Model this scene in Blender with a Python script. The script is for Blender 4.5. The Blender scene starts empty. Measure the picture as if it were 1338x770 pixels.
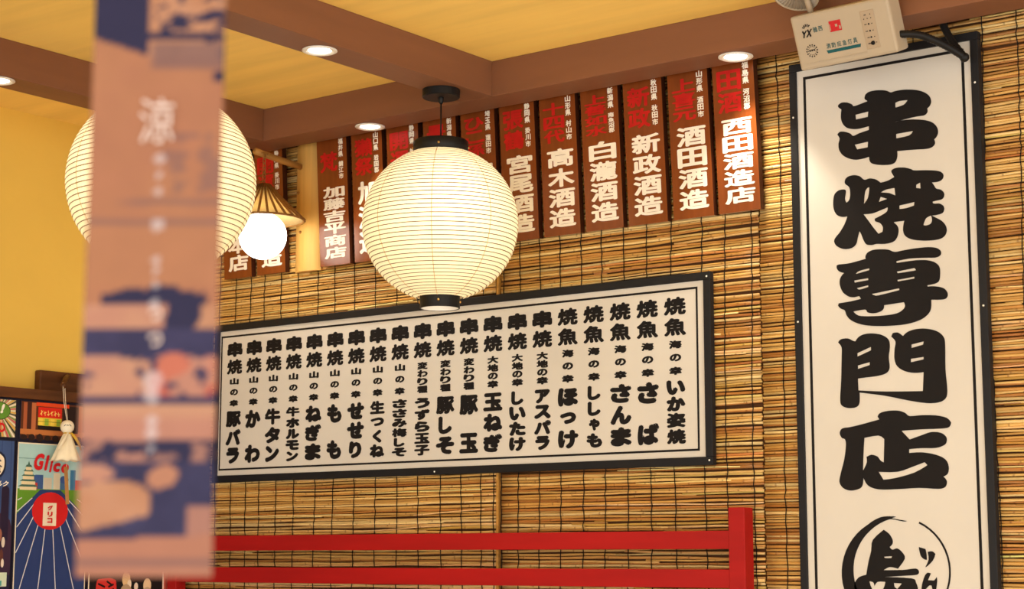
import bpy, bmesh, math, random
from mathutils import Vector, Matrix
random.seed(7)
SC = bpy.context.scene
COL = SC.collection
PI = math.pi

# ------------------------------------------------------------------ camera
cam_data = bpy.data.cameras.new('camera')
cam = bpy.data.objects.new('camera', cam_data)
COL.objects.link(cam)
cam_data.sensor_width = 36.0
cam_data.lens = 36.0 * 2360.0 / 1338.0
cam.location = (0.0, -4.0, 1.35)
cam.rotation_euler = (math.radians(90 + 8.3), 0.0, math.radians(37.4))
cam_data.clip_start = 0.05
cam_data.dof.use_dof = True
cam_data.dof.focus_distance = 4.8
cam_data.dof.aperture_fstop = 8.0
SC.camera = cam

# ------------------------------------------------------------------ world, exposure
SC.view_settings.view_transform = 'Standard'
SC.view_settings.look = 'None'
SC.view_settings.gamma = 1.0
SC.view_settings.use_curve_mapping = False
SC.view_settings.exposure = 0.12
WORLD_COLOR, WORLD_STRENGTH = (1.0, 0.955, 0.89), 2.3
SPOT_W = 15.0          # downlights in the beams
GLOBE_W = 5.0          # frosted globe under the woven shade
LANTERN_W = 1.35        # bulbs inside the paper lanterns
w = bpy.data.worlds.new('room_light')
SC.world = w
w.use_nodes = True
w.node_tree.nodes['Background'].inputs[0].default_value = (*WORLD_COLOR, 1)
w.node_tree.nodes['Background'].inputs[1].default_value = WORLD_STRENGTH

# ------------------------------------------------------------------ materials
def lin(c):
    return tuple((v / 255 / 12.92) if v / 255 <= .04045 else ((v / 255 + .055) / 1.055) ** 2.4 for v in c)

def mat(name, rgb, rough=.6, var=.12, scale=(8, 8, 8), bump=0.0, coat=0.0, detail=4, attr=None, spec=.22, metal=0.0):
    """procedural surface: noise varies the colour a little; optional bump; attr multiplies in a painted colour"""
    m = bpy.data.materials.new(name)
    m.use_nodes = True
    nt = m.node_tree
    b = nt.nodes['Principled BSDF']
    b.inputs['Roughness'].default_value = rough
    b.inputs['Coat Weight'].default_value = coat
    b.inputs['Coat Roughness'].default_value = .08
    b.inputs['Specular IOR Level'].default_value = spec
    b.inputs['Metallic'].default_value = metal
    tc = nt.nodes.new('ShaderNodeTexCoord')
    mp = nt.nodes.new('ShaderNodeMapping')
    mp.inputs['Scale'].default_value = scale
    nz = nt.nodes.new('ShaderNodeTexNoise')
    nz.inputs['Scale'].default_value = 1.0
    nz.inputs['Detail'].default_value = detail
    nt.links.new(tc.outputs['Object'], mp.inputs[0])
    nt.links.new(mp.outputs[0], nz.inputs['Vector'])
    mr = nt.nodes.new('ShaderNodeMapRange')
    mr.inputs[1].default_value = .25
    mr.inputs[2].default_value = .75
    mr.inputs[3].default_value = 1 - var
    mr.inputs[4].default_value = 1 + var
    nt.links.new(nz.outputs[0], mr.inputs[0])
    mx = nt.nodes.new('ShaderNodeMix')
    mx.data_type = 'RGBA'
    mx.blend_type = 'MULTIPLY'
    mx.inputs[0].default_value = 1.0
    if attr:
        at = nt.nodes.new('ShaderNodeAttribute')
        at.attribute_name = attr
        nt.links.new(at.outputs['Color'], mx.inputs[6])
    else:
        mx.inputs[6].default_value = (*lin(rgb), 1)
    cc = nt.nodes.new('ShaderNodeCombineColor')
    for i in range(3):
        nt.links.new(mr.outputs[0], cc.inputs[i])
    nt.links.new(cc.outputs[0], mx.inputs[7])
    nt.links.new(mx.outputs[2], b.inputs['Base Color'])
    if bump:
        bp = nt.nodes.new('ShaderNodeBump')
        bp.inputs['Strength'].default_value = bump
        bp.inputs['Distance'].default_value = .004
        nt.links.new(nz.outputs[0], bp.inputs['Height'])
        nt.links.new(bp.outputs[0], b.inputs['Normal'])
    return m

def glow(name, rgb, strength):
    m = bpy.data.materials.new(name)
    m.use_nodes = True
    b = m.node_tree.nodes['Principled BSDF']
    b.inputs['Base Color'].default_value = (*lin(rgb), 1)
    b.inputs['Emission Color'].default_value = (*lin(rgb), 1)
    b.inputs['Emission Strength'].default_value = strength
    return m

def paper_mat():
    m = bpy.data.materials.new('lantern_paper')
    m.use_nodes = True
    nt = m.node_tree
    nt.nodes.remove(nt.nodes['Principled BSDF'])
    out = nt.nodes['Material Output']
    tr = nt.nodes.new('ShaderNodeBsdfTranslucent')
    df = nt.nodes.new('ShaderNodeBsdfDiffuse')
    em = nt.nodes.new('ShaderNodeEmission')
    nz = nt.nodes.new('ShaderNodeTexNoise')
    nz.inputs['Scale'].default_value = 60
    rp = nt.nodes.new('ShaderNodeValToRGB')
    rp.color_ramp.elements[0].color = (.92, .82, .54, 1)
    rp.color_ramp.elements[1].color = (.96, .87, .61, 1)
    nt.links.new(nz.outputs[0], rp.inputs[0])
    for n in (tr, df, em):
        nt.links.new(rp.outputs[0], n.inputs[0])
    em.inputs[1].default_value = .06
    m1 = nt.nodes.new('ShaderNodeMixShader')
    m1.inputs[0].default_value = .25
    nt.links.new(tr.outputs[0], m1.inputs[1])
    nt.links.new(df.outputs[0], m1.inputs[2])
    ad = nt.nodes.new('ShaderNodeAddShader')
    nt.links.new(m1.outputs[0], ad.inputs[0])
    nt.links.new(em.outputs[0], ad.inputs[1])
    nt.links.new(ad.outputs[0], out.inputs[0])
    return m

M = {
    'ceiling': mat('gold_ceiling_paper', (250, 212, 116), .6, .10, (1.2, 14, 6), .12),
    'wall_yellow': mat('yellow_wall', (240, 200, 92), .7, .05, (3, 3, 3), .05),
    'wall_dark': mat('dark_brown_wall', (84, 52, 26), .8, .2, (6, 6, 6)),
    'floor': mat('wood_floor', (232, 216, 190), .5, .15, (2, 20, 2)),
    'beam': mat('brown_beam_wood', (132, 88, 62), .55, .10, (2, 14, 14), .10),
    'beam_y': mat('brown_beam_wood_lengthwise', (132, 88, 62), .55, .10, (14, 2, 14), .10),
    'trim': mat('dark_trim_wood', (92, 54, 26), .5, .45, (30, 5, 40), .15),
    'reed': mat('bamboo_reed', (255, 255, 255), .34, .10, (40, 200, 200), 0, attr='Col', spec=.5),
    'string': mat('black_string', (22, 18, 16), .8, .2, (60, 60, 60)),
    'binding': mat('straw_binding', (190, 140, 66), .8, .25, (90, 90, 90), .3),
    'black': mat('black_metal', (26, 25, 25), .45, .15, (30, 30, 30)),
    'frame': mat('charcoal_frame', (28, 28, 31), .5, .12, (20, 20, 20)),
    'panel': mat('white_sign_panel', (213, 209, 201), .55, .03, (5, 5, 5)),
    'ink': mat('black_ink', (20, 17, 18), .7, .10, (30, 30, 30)),
    'plaque': mat('red_brown_lacquered_wood', (124, 62, 25), .22, .2, (40, 40, 3), .02, coat=0, spec=.4),
    'white_paint': mat('white_paint', (248, 240, 226), .5, .05, (50, 50, 50)),
    'red_paint': mat('red_brush_paint', (190, 26, 22), .5, .15, (40, 40, 40)),
    'red_rail': mat('red_painted_wood', (164, 22, 20), .5, .12, (3, 30, 30), .05),
    'bamboo': mat('pale_bamboo', (214, 168, 92), .45, .18, (40, 40, 2), .05),
    'bamboo_dark': mat('brown_bamboo_strip', (140, 96, 44), .5, .25, (60, 60, 10)),
    'bamboo_rod': mat('bamboo_rod', (176, 128, 66), .45, .2, (50, 8, 50)),
    'weave': mat('woven_shade_lining', (236, 214, 160), .7, .1, (90, 90, 90)),
    'brass': mat('brass', (214, 170, 96), .3, .05, metal=1.0),
    'rib': mat('bamboo_rib', (120, 86, 40), .7, .1, (50, 50, 50)),
    'seam': mat('paper_seam', (205, 160, 84), .8, .1, (50, 50, 50)),
    'plastic': mat('cream_plastic', (178, 164, 142), .4, .03, (10, 10, 10)),
    'plastic_grey': mat('grey_plastic', (172, 154, 130), .45, .04, (10, 10, 10)),
    'reflector': mat('ribbed_reflector', (150, 136, 118), .22, .10, (60, 60, 60)),
    'white_metal': mat('white_enamel', (236, 232, 224), .4, .03, (20, 20, 20)),
    'teal': mat('teal_print', (22, 84, 88), .5, .05, (20, 20, 20)),
    'sticker': mat('red_sticker', (186, 30, 34), .4, .15, (90, 90, 90)),
    'poster': mat('poster_print', (255, 255, 255), .45, .05, (30, 30, 30), attr='Col'),
    'poster_edge': mat('dark_poster_edge', (34, 30, 46), .6, .1, (30, 30, 30)),
    'cloth': mat('white_doll_cloth', (236, 224, 194), .8, .05, (40, 40, 40), .1),
    'doll_head': mat('white_doll_head', (240, 230, 206), .5, .03, (40, 40, 40)),
    'yellow_ribbon': mat('yellow_ribbon', (206, 164, 52), .6, .1, (60, 60, 60)),
    'thread': mat('pale_thread', (222, 206, 184), .8, .05, (60, 60, 60)),
    'tag': mat('brown_paper_tag', (176, 130, 76), .7, .1, (30, 30, 30)),
    'strip': mat('printed_paper_strip', (255, 255, 255), .8, .04, (60, 60, 60), attr='Col', spec=.2),
    'plaque_side_shade': mat('gap_shade_edge', (64, 28, 12), .5, .2, (40, 40, 3)),  # shade of the gaps between plaques, painted on their side faces as dark colour
    'faded_white': mat('faded_white_ink', (196, 176, 168), .8, .05, (50, 50, 50)),
    'glico_red': mat('red_lettering', (206, 30, 36), .5, .04, (20, 20, 20)),
}
M['paper'] = paper_mat()
_nt = M['weave'].node_tree                     # the shade lining lets the globe's light through
_tr = _nt.nodes.new('ShaderNodeBsdfTranslucent'); _tr.inputs[0].default_value = (.82, .66, .36, 1)
_mx = _nt.nodes.new('ShaderNodeMixShader'); _mx.inputs[0].default_value = .6
_nt.links.new(_nt.nodes['Principled BSDF'].outputs[0], _mx.inputs[1]); _nt.links.new(_tr.outputs[0], _mx.inputs[2])
_nt.links.new(_mx.outputs[0], _nt.nodes['Material Output'].inputs[0])
M['lamp_white'] = glow('lit_white_lens', (255, 246, 228), 9.0)
M['globe'] = glow('lit_frosted_globe', (255, 247, 232), 2.6)

# ------------------------------------------------------------------ object helpers
LOC = {}                      # world position of each thing's origin

def tag(o, label=None, cat=None, group=None, kind=None):
    if label: o['label'] = label
    if cat: o['category'] = cat
    if group: o['group'] = group
    if kind: o['kind'] = kind
    return o

def thing(name, loc, label, cat, group=None, rot=None):
    o = bpy.data.objects.new(name, None)
    o.empty_display_size = .05
    COL.objects.link(o)
    o.location = loc
    if rot is not None:
        o.rotation_euler = rot
    LOC[o] = Vector(loc) if rot is None else Vector((0, 0, 0))
    return tag(o, label, cat, group)

class MB:
    """collects shapes and links them as ONE mesh object"""
    def __init__(s):
        s.v, s.f, s.c, s.smooth = [], [], [], []
    def add(s, vs, fs, col=None, smooth=False):
        n = len(s.v)
        s.v += [tuple(p) for p in vs]
        s.f += [tuple(i + n for i in f) for f in fs]
        s.smooth += [smooth] * len(fs)
        if isinstance(col, list): s.c += col
        else: s.c += [col or (1, 1, 1)] * len(vs)
        return s
    def box(s, x0, x1, y0, y1, z0, z1, col=None):
        vs = [(x, y, z) for x in (x0, x1) for y in (y0, y1) for z in (z0, z1)]
        return s.add(vs, [(0, 1, 3, 2), (4, 6, 7, 5), (0, 4, 5, 1), (2, 3, 7, 6), (0, 2, 6, 4), (1, 5, 7, 3)], col)
    def tube(s, pts, r, n=8, caps=True, cols=None):
        pts = [Vector(p) for p in pts]
        rs = r if isinstance(r, (list, tuple)) else [r] * len(pts)
        vs, fs, cc = [], [], []
        up = None
        for i, p in enumerate(pts):
            d = (pts[min(i + 1, len(pts) - 1)] - pts[max(i - 1, 0)]).normalized()
            if up is None:
                up = Vector((0, 0, 1)) if abs(d.z) < .9 else Vector((1, 0, 0))
            a = d.cross(up).normalized()
            b = a.cross(d).normalized()
            up = b
            for k in range(n):
                t = 2 * PI * k / n
                vs.append(p + a * math.cos(t) * rs[i] + b * math.sin(t) * rs[i])
                if cols: cc.append(cols[i])
        for i in range(len(pts) - 1):
            for k in range(n):
                k2 = (k + 1) % n
                fs.append((i * n + k, i * n + k2, (i + 1) * n + k2, (i + 1) * n + k))
        if caps:
            fs.append(tuple(range(n - 1, -1, -1)))
            fs.append(tuple((len(pts) - 1) * n + k for k in range(n)))
        return s.add(vs, fs, cc if cols else None, True)
    def lathe(s, prof, c=(0, 0, 0), n=32, smooth=True, mtx=None, closed=False):
        vs, fs = [], []
        for r, z in prof:
            for k in range(n):
                t = 2 * PI * k / n
                p = Vector((r * math.cos(t), r * math.sin(t), z))
                if mtx is not None: p = mtx @ p
                vs.append(p + Vector(c))
        m = len(prof)
        for i in range(m if closed else m - 1):
            j = (i + 1) % m
            for k in range(n):
                k2 = (k + 1) % n
                fs.append((i * n + k, i * n + k2, j * n + k2, j * n + k))
        return s.add(vs, fs, None, smooth)
    def ring(s, c, R, r, n=64, k=6):
        return s.lathe([(R + r * math.cos(2 * PI * i / k), r * math.sin(2 * PI * i / k)) for i in range(k)], c, n, True, None, True)
    def ball(s, c, r, n=20, sq=1.0):
        prof = [(max(1e-5, r * math.sin(PI * i / n)), r * sq * math.cos(PI * i / n)) for i in range(n + 1)]
        return s.lathe(prof, c, n * 2)
    def build(s, name, m, parent=None, bevel=0.0, local=False):
        me = bpy.data.meshes.new(name)
        off = Vector((0, 0, 0))
        if parent is not None and not local:
            q = parent
            while q.parent: q = q.parent
            off = LOC.get(q, off)
        me.from_pydata([Vector(p) - off for p in s.v], [], s.f)
        me.polygons.foreach_set('use_smooth', s.smooth)
        ca = me.color_attributes.new('Col', 'FLOAT_COLOR', 'POINT')
        flat = []
        for c in s.c: flat += [c[0], c[1], c[2], 1.0]
        ca.data.foreach_set('color', flat)
        bm = bmesh.new(); bm.from_mesh(me)
        if not any(s.smooth):
            bmesh.ops.recalc_face_normals(bm, faces=bm.faces)
        bm.to_mesh(me); bm.free()
        me.materials.append(m)
        o = bpy.data.objects.new(name, me)
        COL.objects.link(o)
        if parent is not None: o.parent = parent
        if bevel:
            b = o.modifiers.new('edge', 'BEVEL')
            b.width = bevel; b.segments = 2; b.limit_method = 'ANGLE'
        return o

def structure(name, mb, m, label=None, bevel=0.0):
    o = mb.build(name, m, None, bevel)
    o['kind'] = 'structure'
    if label: o['label'] = label
    return o

# ------------------------------------------------------------------ writing
GL = {}
def outline_mesh(cu):
    o = bpy.data.objects.new('tmp', cu)
    COL.objects.link(o)
    bpy.context.view_layer.update()
    me = o.evaluated_get(bpy.context.evaluated_depsgraph_get()).to_mesh()
    vs = [(v.co.x, v.co.y) for v in me.vertices]
    fs = [tuple(p.vertices) for p in me.polygons]
    o.evaluated_get(bpy.context.evaluated_depsgraph_get()).to_mesh_clear()
    bpy.data.objects.remove(o)
    bpy.data.curves.remove(cu)
    return vs, fs

def glyph(ch):
    if ch not in GL:
        cu = bpy.data.curves.new('tmp', 'FONT')
        cu.body = ch
        cu.resolution_u = 3
        GL[ch] = outline_mesh(cu)
    return GL[ch]

def write(mb, ch, cu_, cv, w, h, bold, plane, cell=True, lift=0.0, shear=0.0):
    """one character centred at (cu_, cv) in a w x h cell of the plane; bold = extra stroke in em"""
    vs, fs = glyph(ch)
    if not vs: return
    if cell:
        x0, x1, y0, y1 = .05, .95, -.07, .83
    else:
        x0 = min(p[0] for p in vs); x1 = max(p[0] for p in vs)
        y0 = min(p[1] for p in vs); y1 = max(p[1] for p in vs)
        x0 -= bold; x1 += bold; y0 -= bold; y1 += bold
    mx, my, sx, sy = (x0 + x1) / 2, (y0 + y1) / 2, w / (x1 - x0), h / (y1 - y0)
    dirs = [(0, 0)] + ([(math.cos(PI * k / 4) * bold, math.sin(PI * k / 4) * bold) for k in range(8)] if bold else [])
    for i, (dx, dy) in enumerate(dirs):
        pts = [plane(cu_ + (a + dx - mx) * sx + (b + dy - my) * sy * shear, cv + (b + dy - my) * sy, lift + i * 4e-5) for a, b in vs]
        mb.add(pts, fs)

def spline(pts, sub=3):
    """closed Catmull-Rom, keeping sharp corners sharp"""
    n = len(pts); out = []
    P_ = [Vector(p) for p in pts]
    def corner(i):
        a = P_[i] - P_[i - 1]; b = P_[(i + 1) % n] - P_[i]
        return a.length == 0 or b.length == 0 or a.angle(b) > 1.05
    for i in range(n):
        p0, p1, p2, p3 = P_[i - 1], P_[i], P_[(i + 1) % n], P_[(i + 2) % n]
        t1 = Vector((0, 0)) if corner(i) else (p2 - p0) * .5
        t2 = Vector((0, 0)) if corner((i + 1) % n) else (p3 - p1) * .5
        for k in range(sub):
            t = k / sub
            h1 = 2*t**3 - 3*t**2 + 1; h2 = t**3 - 2*t**2 + t; h3 = -2*t**3 + 3*t**2; h4 = t**3 - t**2
            q = p1 * h1 + t1 * h2 + p2 * h3 + t2 * h4
            out.append((q.x, q.y))
    return out

def filled(polys, smooth=True):
    """outline with holes -> flat mesh"""
    cu = bpy.data.curves.new('tmp', 'CURVE')
    cu.dimensions = '2D'
    cu.fill_mode = 'BOTH'
    for pl in polys:
        pl = spline(pl) if smooth else pl
        sp = cu.splines.new('POLY')
        sp.points.add(len(pl) - 1)
        for p, q in zip(sp.points, pl): p.co = (q[0], q[1], 0, 1)
        sp.use_cyclic_u = True
    return outline_mesh(cu)

def wall_back_plane(y):
    return lambda u, v, n: (u, y - n, v)          # faces -Y
def wall_left_plane(x):
    return lambda u, v, n: (x + n, u, v)          # faces +X
SIGN_SHAPES = {
    'kushi': [[(-1.9414,2.4728),(-1.9381,2.4804),(-1.9268,2.4855),(-1.9053,2.4855),(-1.8829,2.4808),(-1.871,2.4743),(-1.86,2.476),(-1.8359,2.4756),(-1.8062,2.4702),(-1.7857,2.4619),(-1.7714,2.45),(-1.7666,2.4351),(-1.7711,2.4245),(-1.7778,2.4199),(-1.7769,2.4113),(-1.7848,2.4041),(-1.8026,2.4039),(-1.8324,2.4022),(-1.862,2.3986),(-1.8445,2.4006),(-1.8147,2.3984),(-1.7852,2.3923),(-1.765,2.3831),(-1.7543,2.3703),(-1.7519,2.357),(-1.7563,2.3465),(-1.7624,2.3417),(-1.7604,2.3319),(-1.7671,2.3239),(-1.7819,2.3209),(-1.8172,2.3236),(-1.859,2.326),(-1.8588,2.313),(-1.8647,2.2996),(-1.8781,2.2952),(-1.9022,2.2972),(-1.9234,2.3029),(-1.9323,2.3104),(-1.9338,2.322),(-1.9504,2.3197),(-1.969,2.3194),(-1.9874,2.3248),(-2.0046,2.3358),(-2.0142,2.3504),(-2.0156,2.3662),(-2.0121,2.3791),(-2.0181,2.3898),(-2.0116,2.3959),(-1.9978,2.3944),(-1.9824,2.3876),(-1.9746,2.3807),(-1.9577,2.3851),(-1.9323,2.3895),(-1.932,2.3987),(-1.9543,2.3962),(-1.9728,2.3972),(-1.9913,2.4033),(-2.0023,2.4148),(-2.0069,2.4289),(-2.0064,2.4434),(-2.0049,2.4519),(-2.0135,2.459),(-2.0134,2.4648),(-2.0044,2.4693),(-1.9894,2.4675),(-1.9759,2.4608),(-1.9711,2.4554),(-1.9524,2.4583),(-1.9337,2.4623),(-1.9409,2.4681)],[(-1.9668,2.4327),(-1.9327,2.4356),(-1.9343,2.4226),(-1.9659,2.421)],[(-1.8598,2.4462),(-1.8489,2.4491),(-1.8279,2.4481),(-1.8384,2.4383),(-1.8602,2.4348)],[(-1.9715,2.3577),(-1.9357,2.3601),(-1.9367,2.3465),(-1.9651,2.3453)],[(-1.86,2.3687),(-1.8168,2.3698),(-1.8267,2.3605),(-1.8603,2.358)]],
    'yaki': [[(-2.0005,2.2631),(-2.0002,2.2734),(-1.9919,2.2804),(-1.9763,2.2819),(-1.961,2.2776),(-1.952,2.2695),(-1.9459,2.2665),(-1.9336,2.2683),(-1.9185,2.2641),(-1.9084,2.2571),(-1.9036,2.2542),(-1.8854,2.257),(-1.8689,2.2634),(-1.8757,2.2756),(-1.8737,2.2821),(-1.8603,2.2854),(-1.8395,2.2827),(-1.8236,2.2766),(-1.8166,2.2729),(-1.7896,2.2699),(-1.7605,2.2649),(-1.7461,2.2586),(-1.7418,2.2492),(-1.7468,2.2404),(-1.7586,2.2369),(-1.772,2.2375),(-1.7664,2.229),(-1.762,2.2217),(-1.7505,2.2175),(-1.7427,2.2093),(-1.7425,2.1999),(-1.7485,2.1935),(-1.7631,2.1919),(-1.7719,2.1907),(-1.7691,2.186),(-1.7547,2.1842),(-1.7451,2.1775),(-1.7431,2.1685),(-1.748,2.1602),(-1.7615,2.1574),(-1.7748,2.1572),(-1.7646,2.1511),(-1.7504,2.1417),(-1.741,2.1296),(-1.7386,2.1167),(-1.7443,2.1047),(-1.7578,2.0984),(-1.7811,2.0976),(-1.8073,2.1004),(-1.8307,2.1063),(-1.8452,2.1157),(-1.8501,2.1274),(-1.8497,2.1402),(-1.8463,2.1527),(-1.8708,2.1526),(-1.8732,2.1512),(-1.8639,2.1418),(-1.862,2.1276),(-1.8673,2.1125),(-1.8784,2.1041),(-1.8995,2.1019),(-1.9205,2.1041),(-1.9327,2.1026),(-1.9479,2.1059),(-1.9554,2.118),(-1.9611,2.1328),(-1.9652,2.1401),(-1.9699,2.1253),(-1.9753,2.1088),(-1.9892,2.1006),(-2.0096,2.101),(-2.028,2.1104),(-2.0345,2.1225),(-2.0305,2.1318),(-2.0176,2.1447),(-2.0046,2.1633),(-1.9967,2.1812),(-2.0103,2.1811),(-2.0257,2.1886),(-2.0334,2.2039),(-2.0341,2.2241),(-2.0299,2.2409),(-2.0177,2.2492),(-2.0021,2.249),(-1.9986,2.2428),(-2.0016,2.2259),(-1.9981,2.2158),(-1.9905,2.2217),(-1.9876,2.2357),(-1.9896,2.2531)],[(-1.9355,2.2463),(-1.9372,2.2323),(-1.9413,2.2186),(-1.9508,2.2072),(-1.9484,2.228),(-1.9456,2.239),(-1.9405,2.2452)],[(-1.9529,2.1813),(-1.9303,2.1804),(-1.9058,2.186),(-1.8887,2.1907),(-1.8908,2.1814),(-1.9031,2.1744),(-1.9234,2.1671),(-1.9224,2.1602),(-1.9098,2.1543),(-1.9029,2.1433),(-1.9045,2.1322),(-1.9149,2.1289),(-1.9283,2.1462),(-1.94,2.1633)],[(-1.9056,2.2295),(-1.8921,2.2347),(-1.8692,2.2363),(-1.8674,2.2175),(-1.8834,2.2256)],[(-1.906,2.2188),(-1.8893,2.2117),(-1.9112,2.207)],[(-1.8575,2.1915),(-1.8187,2.1953),(-1.8202,2.1871),(-1.8399,2.1833),(-1.8578,2.1831)],[(-1.812,2.237),(-1.8024,2.2408),(-1.8017,2.2267),(-1.8128,2.2292)],[(-1.7953,2.1424),(-1.7896,2.1528),(-1.7772,2.1575),(-1.7752,2.1468),(-1.7796,2.1378),(-1.7914,2.1353),(-1.7972,2.1371)]],
    'sen': [[(-1.9512,2.0773),(-1.9455,2.0855),(-1.9311,2.0905),(-1.9121,2.0903),(-1.8902,2.0871),(-1.8742,2.0799),(-1.853,2.0812),(-1.8221,2.083),(-1.7885,2.0826),(-1.7674,2.0787),(-1.7571,2.0719),(-1.7546,2.0653),(-1.7575,2.059),(-1.7682,2.0552),(-1.7864,2.0565),(-1.8107,2.0584),(-1.8383,2.0594),(-1.87,2.0565),(-1.8695,2.0524),(-1.8354,2.0539),(-1.8048,2.0532),(-1.7806,2.0484),(-1.7658,2.0398),(-1.7595,2.0292),(-1.7592,2.012),(-1.7628,1.998),(-1.7735,1.9928),(-1.7924,1.9908),(-1.7919,1.9879),(-1.7767,1.9873),(-1.7588,1.9834),(-1.747,1.9767),(-1.7415,1.9648),(-1.7463,1.9553),(-1.7599,1.9533),(-1.7839,1.9554),(-1.7846,1.9372),(-1.7911,1.9235),(-1.8098,1.9108),(-1.8406,1.9032),(-1.8777,1.9012),(-1.9275,1.9036),(-1.9652,1.9101),(-1.9936,1.9225),(-2.0066,1.9368),(-2.0104,1.9489),(-2.0216,1.9542),(-2.0288,1.9622),(-2.026,1.9679),(-1.9954,1.9697),(-1.9665,1.9736),(-1.971,1.9807),(-1.9839,1.9789),(-1.9982,1.9817),(-2.014,1.9934),(-2.0216,2.0103),(-2.0221,2.0252),(-2.0159,2.0364),(-2.0093,2.0411),(-2.0221,2.0459),(-2.0291,2.054),(-2.0295,2.0615),(-2.0232,2.0638),(-1.999,2.0638),(-1.9764,2.0666),(-1.9507,2.0708)],[(-1.978,2.0358),(-1.9691,2.0423),(-1.942,2.0461),(-1.9421,2.042)],[(-1.9826,2.02),(-1.9459,2.0224),(-1.9454,2.018),(-1.9818,2.0149)],[(-1.9758,2.0008),(-1.9464,2.0049),(-1.9459,2.0011),(-1.9689,1.9967)],[(-1.8696,2.0312),(-1.8238,2.0354),(-1.8209,2.0308),(-1.8255,2.0293),(-1.8673,2.0272)],[(-1.8691,2.0108),(-1.8251,2.0145),(-1.8253,2.0102),(-1.8679,2.0073)],[(-1.937,1.9827),(-1.8654,1.9902),(-1.8649,1.9859),(-1.9189,1.9782),(-1.9298,1.9792)],[(-1.9872,1.944),(-1.9562,1.9464),(-1.9501,1.9389),(-1.9328,1.9351),(-1.9154,1.9381),(-1.9068,1.9446),(-1.9056,1.9526),(-1.8542,1.9555),(-1.8514,1.9472),(-1.8563,1.9389),(-1.8736,1.9303),(-1.9079,1.9279),(-1.9456,1.9292),(-1.9741,1.9333)]],
    'mon': [[(-2.0311,1.8709),(-2.0238,1.8785),(-2.0045,1.8795),(-1.9906,1.8726),(-1.9843,1.871),(-1.9757,1.8808),(-1.9597,1.8866),(-1.9376,1.8867),(-1.9127,1.8808),(-1.8963,1.868),(-1.8938,1.8495),(-1.8976,1.8267),(-1.896,1.8008),(-1.9051,1.7882),(-1.9283,1.7827),(-1.9566,1.781),(-1.9801,1.7795),(-1.9797,1.7511),(-1.9078,1.7442),(-1.8129,1.7401),(-1.8095,1.7845),(-1.8326,1.7843),(-1.8569,1.7898),(-1.8761,1.8024),(-1.883,1.82),(-1.8822,1.8429),(-1.8791,1.8628),(-1.8898,1.8751),(-1.8858,1.8834),(-1.8722,1.8841),(-1.8589,1.8745),(-1.8476,1.8834),(-1.8259,1.8886),(-1.7986,1.8876),(-1.7718,1.8793),(-1.7561,1.8651),(-1.7527,1.8451),(-1.7541,1.789),(-1.7513,1.7383),(-1.7567,1.719),(-1.7749,1.711),(-1.8049,1.7109),(-1.8531,1.7202),(-1.9143,1.7348),(-1.9767,1.7452),(-1.9774,1.7221),(-1.9853,1.711),(-2.0063,1.7091),(-2.0247,1.7159),(-2.0294,1.7306),(-2.0255,1.7769),(-2.0227,1.8293),(-2.0218,1.8585)],[(-1.9795,1.8415),(-1.9436,1.8541),(-1.9439,1.846),(-1.9797,1.8334)],[(-1.9791,1.8113),(-1.9479,1.8174),(-1.9482,1.8105),(-1.9794,1.8032)],[(-1.8376,1.8523),(-1.807,1.8575),(-1.8084,1.8503),(-1.8379,1.8444)],[(-1.8406,1.8183),(-1.8083,1.8207),(-1.8085,1.8151),(-1.8409,1.8104)]],
    'ten': [[(-2.033,1.6496),(-2.0263,1.6609),(-2.0045,1.6634),(-1.9727,1.6689),(-1.9273,1.6783),(-1.9314,1.6854),(-1.9249,1.6936),(-1.9031,1.6977),(-1.8784,1.6971),(-1.8602,1.6911),(-1.8483,1.6826),(-1.8179,1.6834),(-1.782,1.6811),(-1.7554,1.6743),(-1.7446,1.6627),(-1.7503,1.6518),(-1.7712,1.6494),(-1.8191,1.6497),(-1.8702,1.6485),(-1.862,1.6397),(-1.8502,1.6274),(-1.8196,1.6363),(-1.7953,1.6426),(-1.7715,1.6399),(-1.7582,1.6299),(-1.7575,1.6187),(-1.7637,1.6106),(-1.7847,1.6047),(-1.8207,1.6055),(-1.8522,1.6044),(-1.8525,1.5954),(-1.821,1.596),(-1.7853,1.5892),(-1.762,1.5773),(-1.7543,1.5604),(-1.7573,1.5439),(-1.7682,1.5376),(-1.7603,1.5274),(-1.7643,1.5137),(-1.7823,1.5092),(-1.83,1.5125),(-1.8846,1.5109),(-1.9339,1.5115),(-1.9616,1.5212),(-1.9729,1.5397),(-1.976,1.5215),(-1.9869,1.5133),(-2.0091,1.5103),(-2.0279,1.5171),(-2.0371,1.5316),(-2.0333,1.5516),(-2.0227,1.5858),(-2.0173,1.6201),(-2.0194,1.6341),(-2.0276,1.6378)],[(-1.9674,1.6354),(-1.931,1.6397),(-1.9158,1.6305),(-1.9188,1.5756),(-1.9267,1.5798),(-1.9345,1.5897),(-1.9499,1.5948),(-1.9638,1.5896),(-1.963,1.577),(-1.971,1.5613),(-1.9736,1.5585),(-1.9712,1.5955)],[(-1.9325,1.5533),(-1.8833,1.5519),(-1.8403,1.5641),(-1.8146,1.5723),(-1.8077,1.5654),(-1.8408,1.5491),(-1.8899,1.5375),(-1.9208,1.5343)]],
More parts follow.
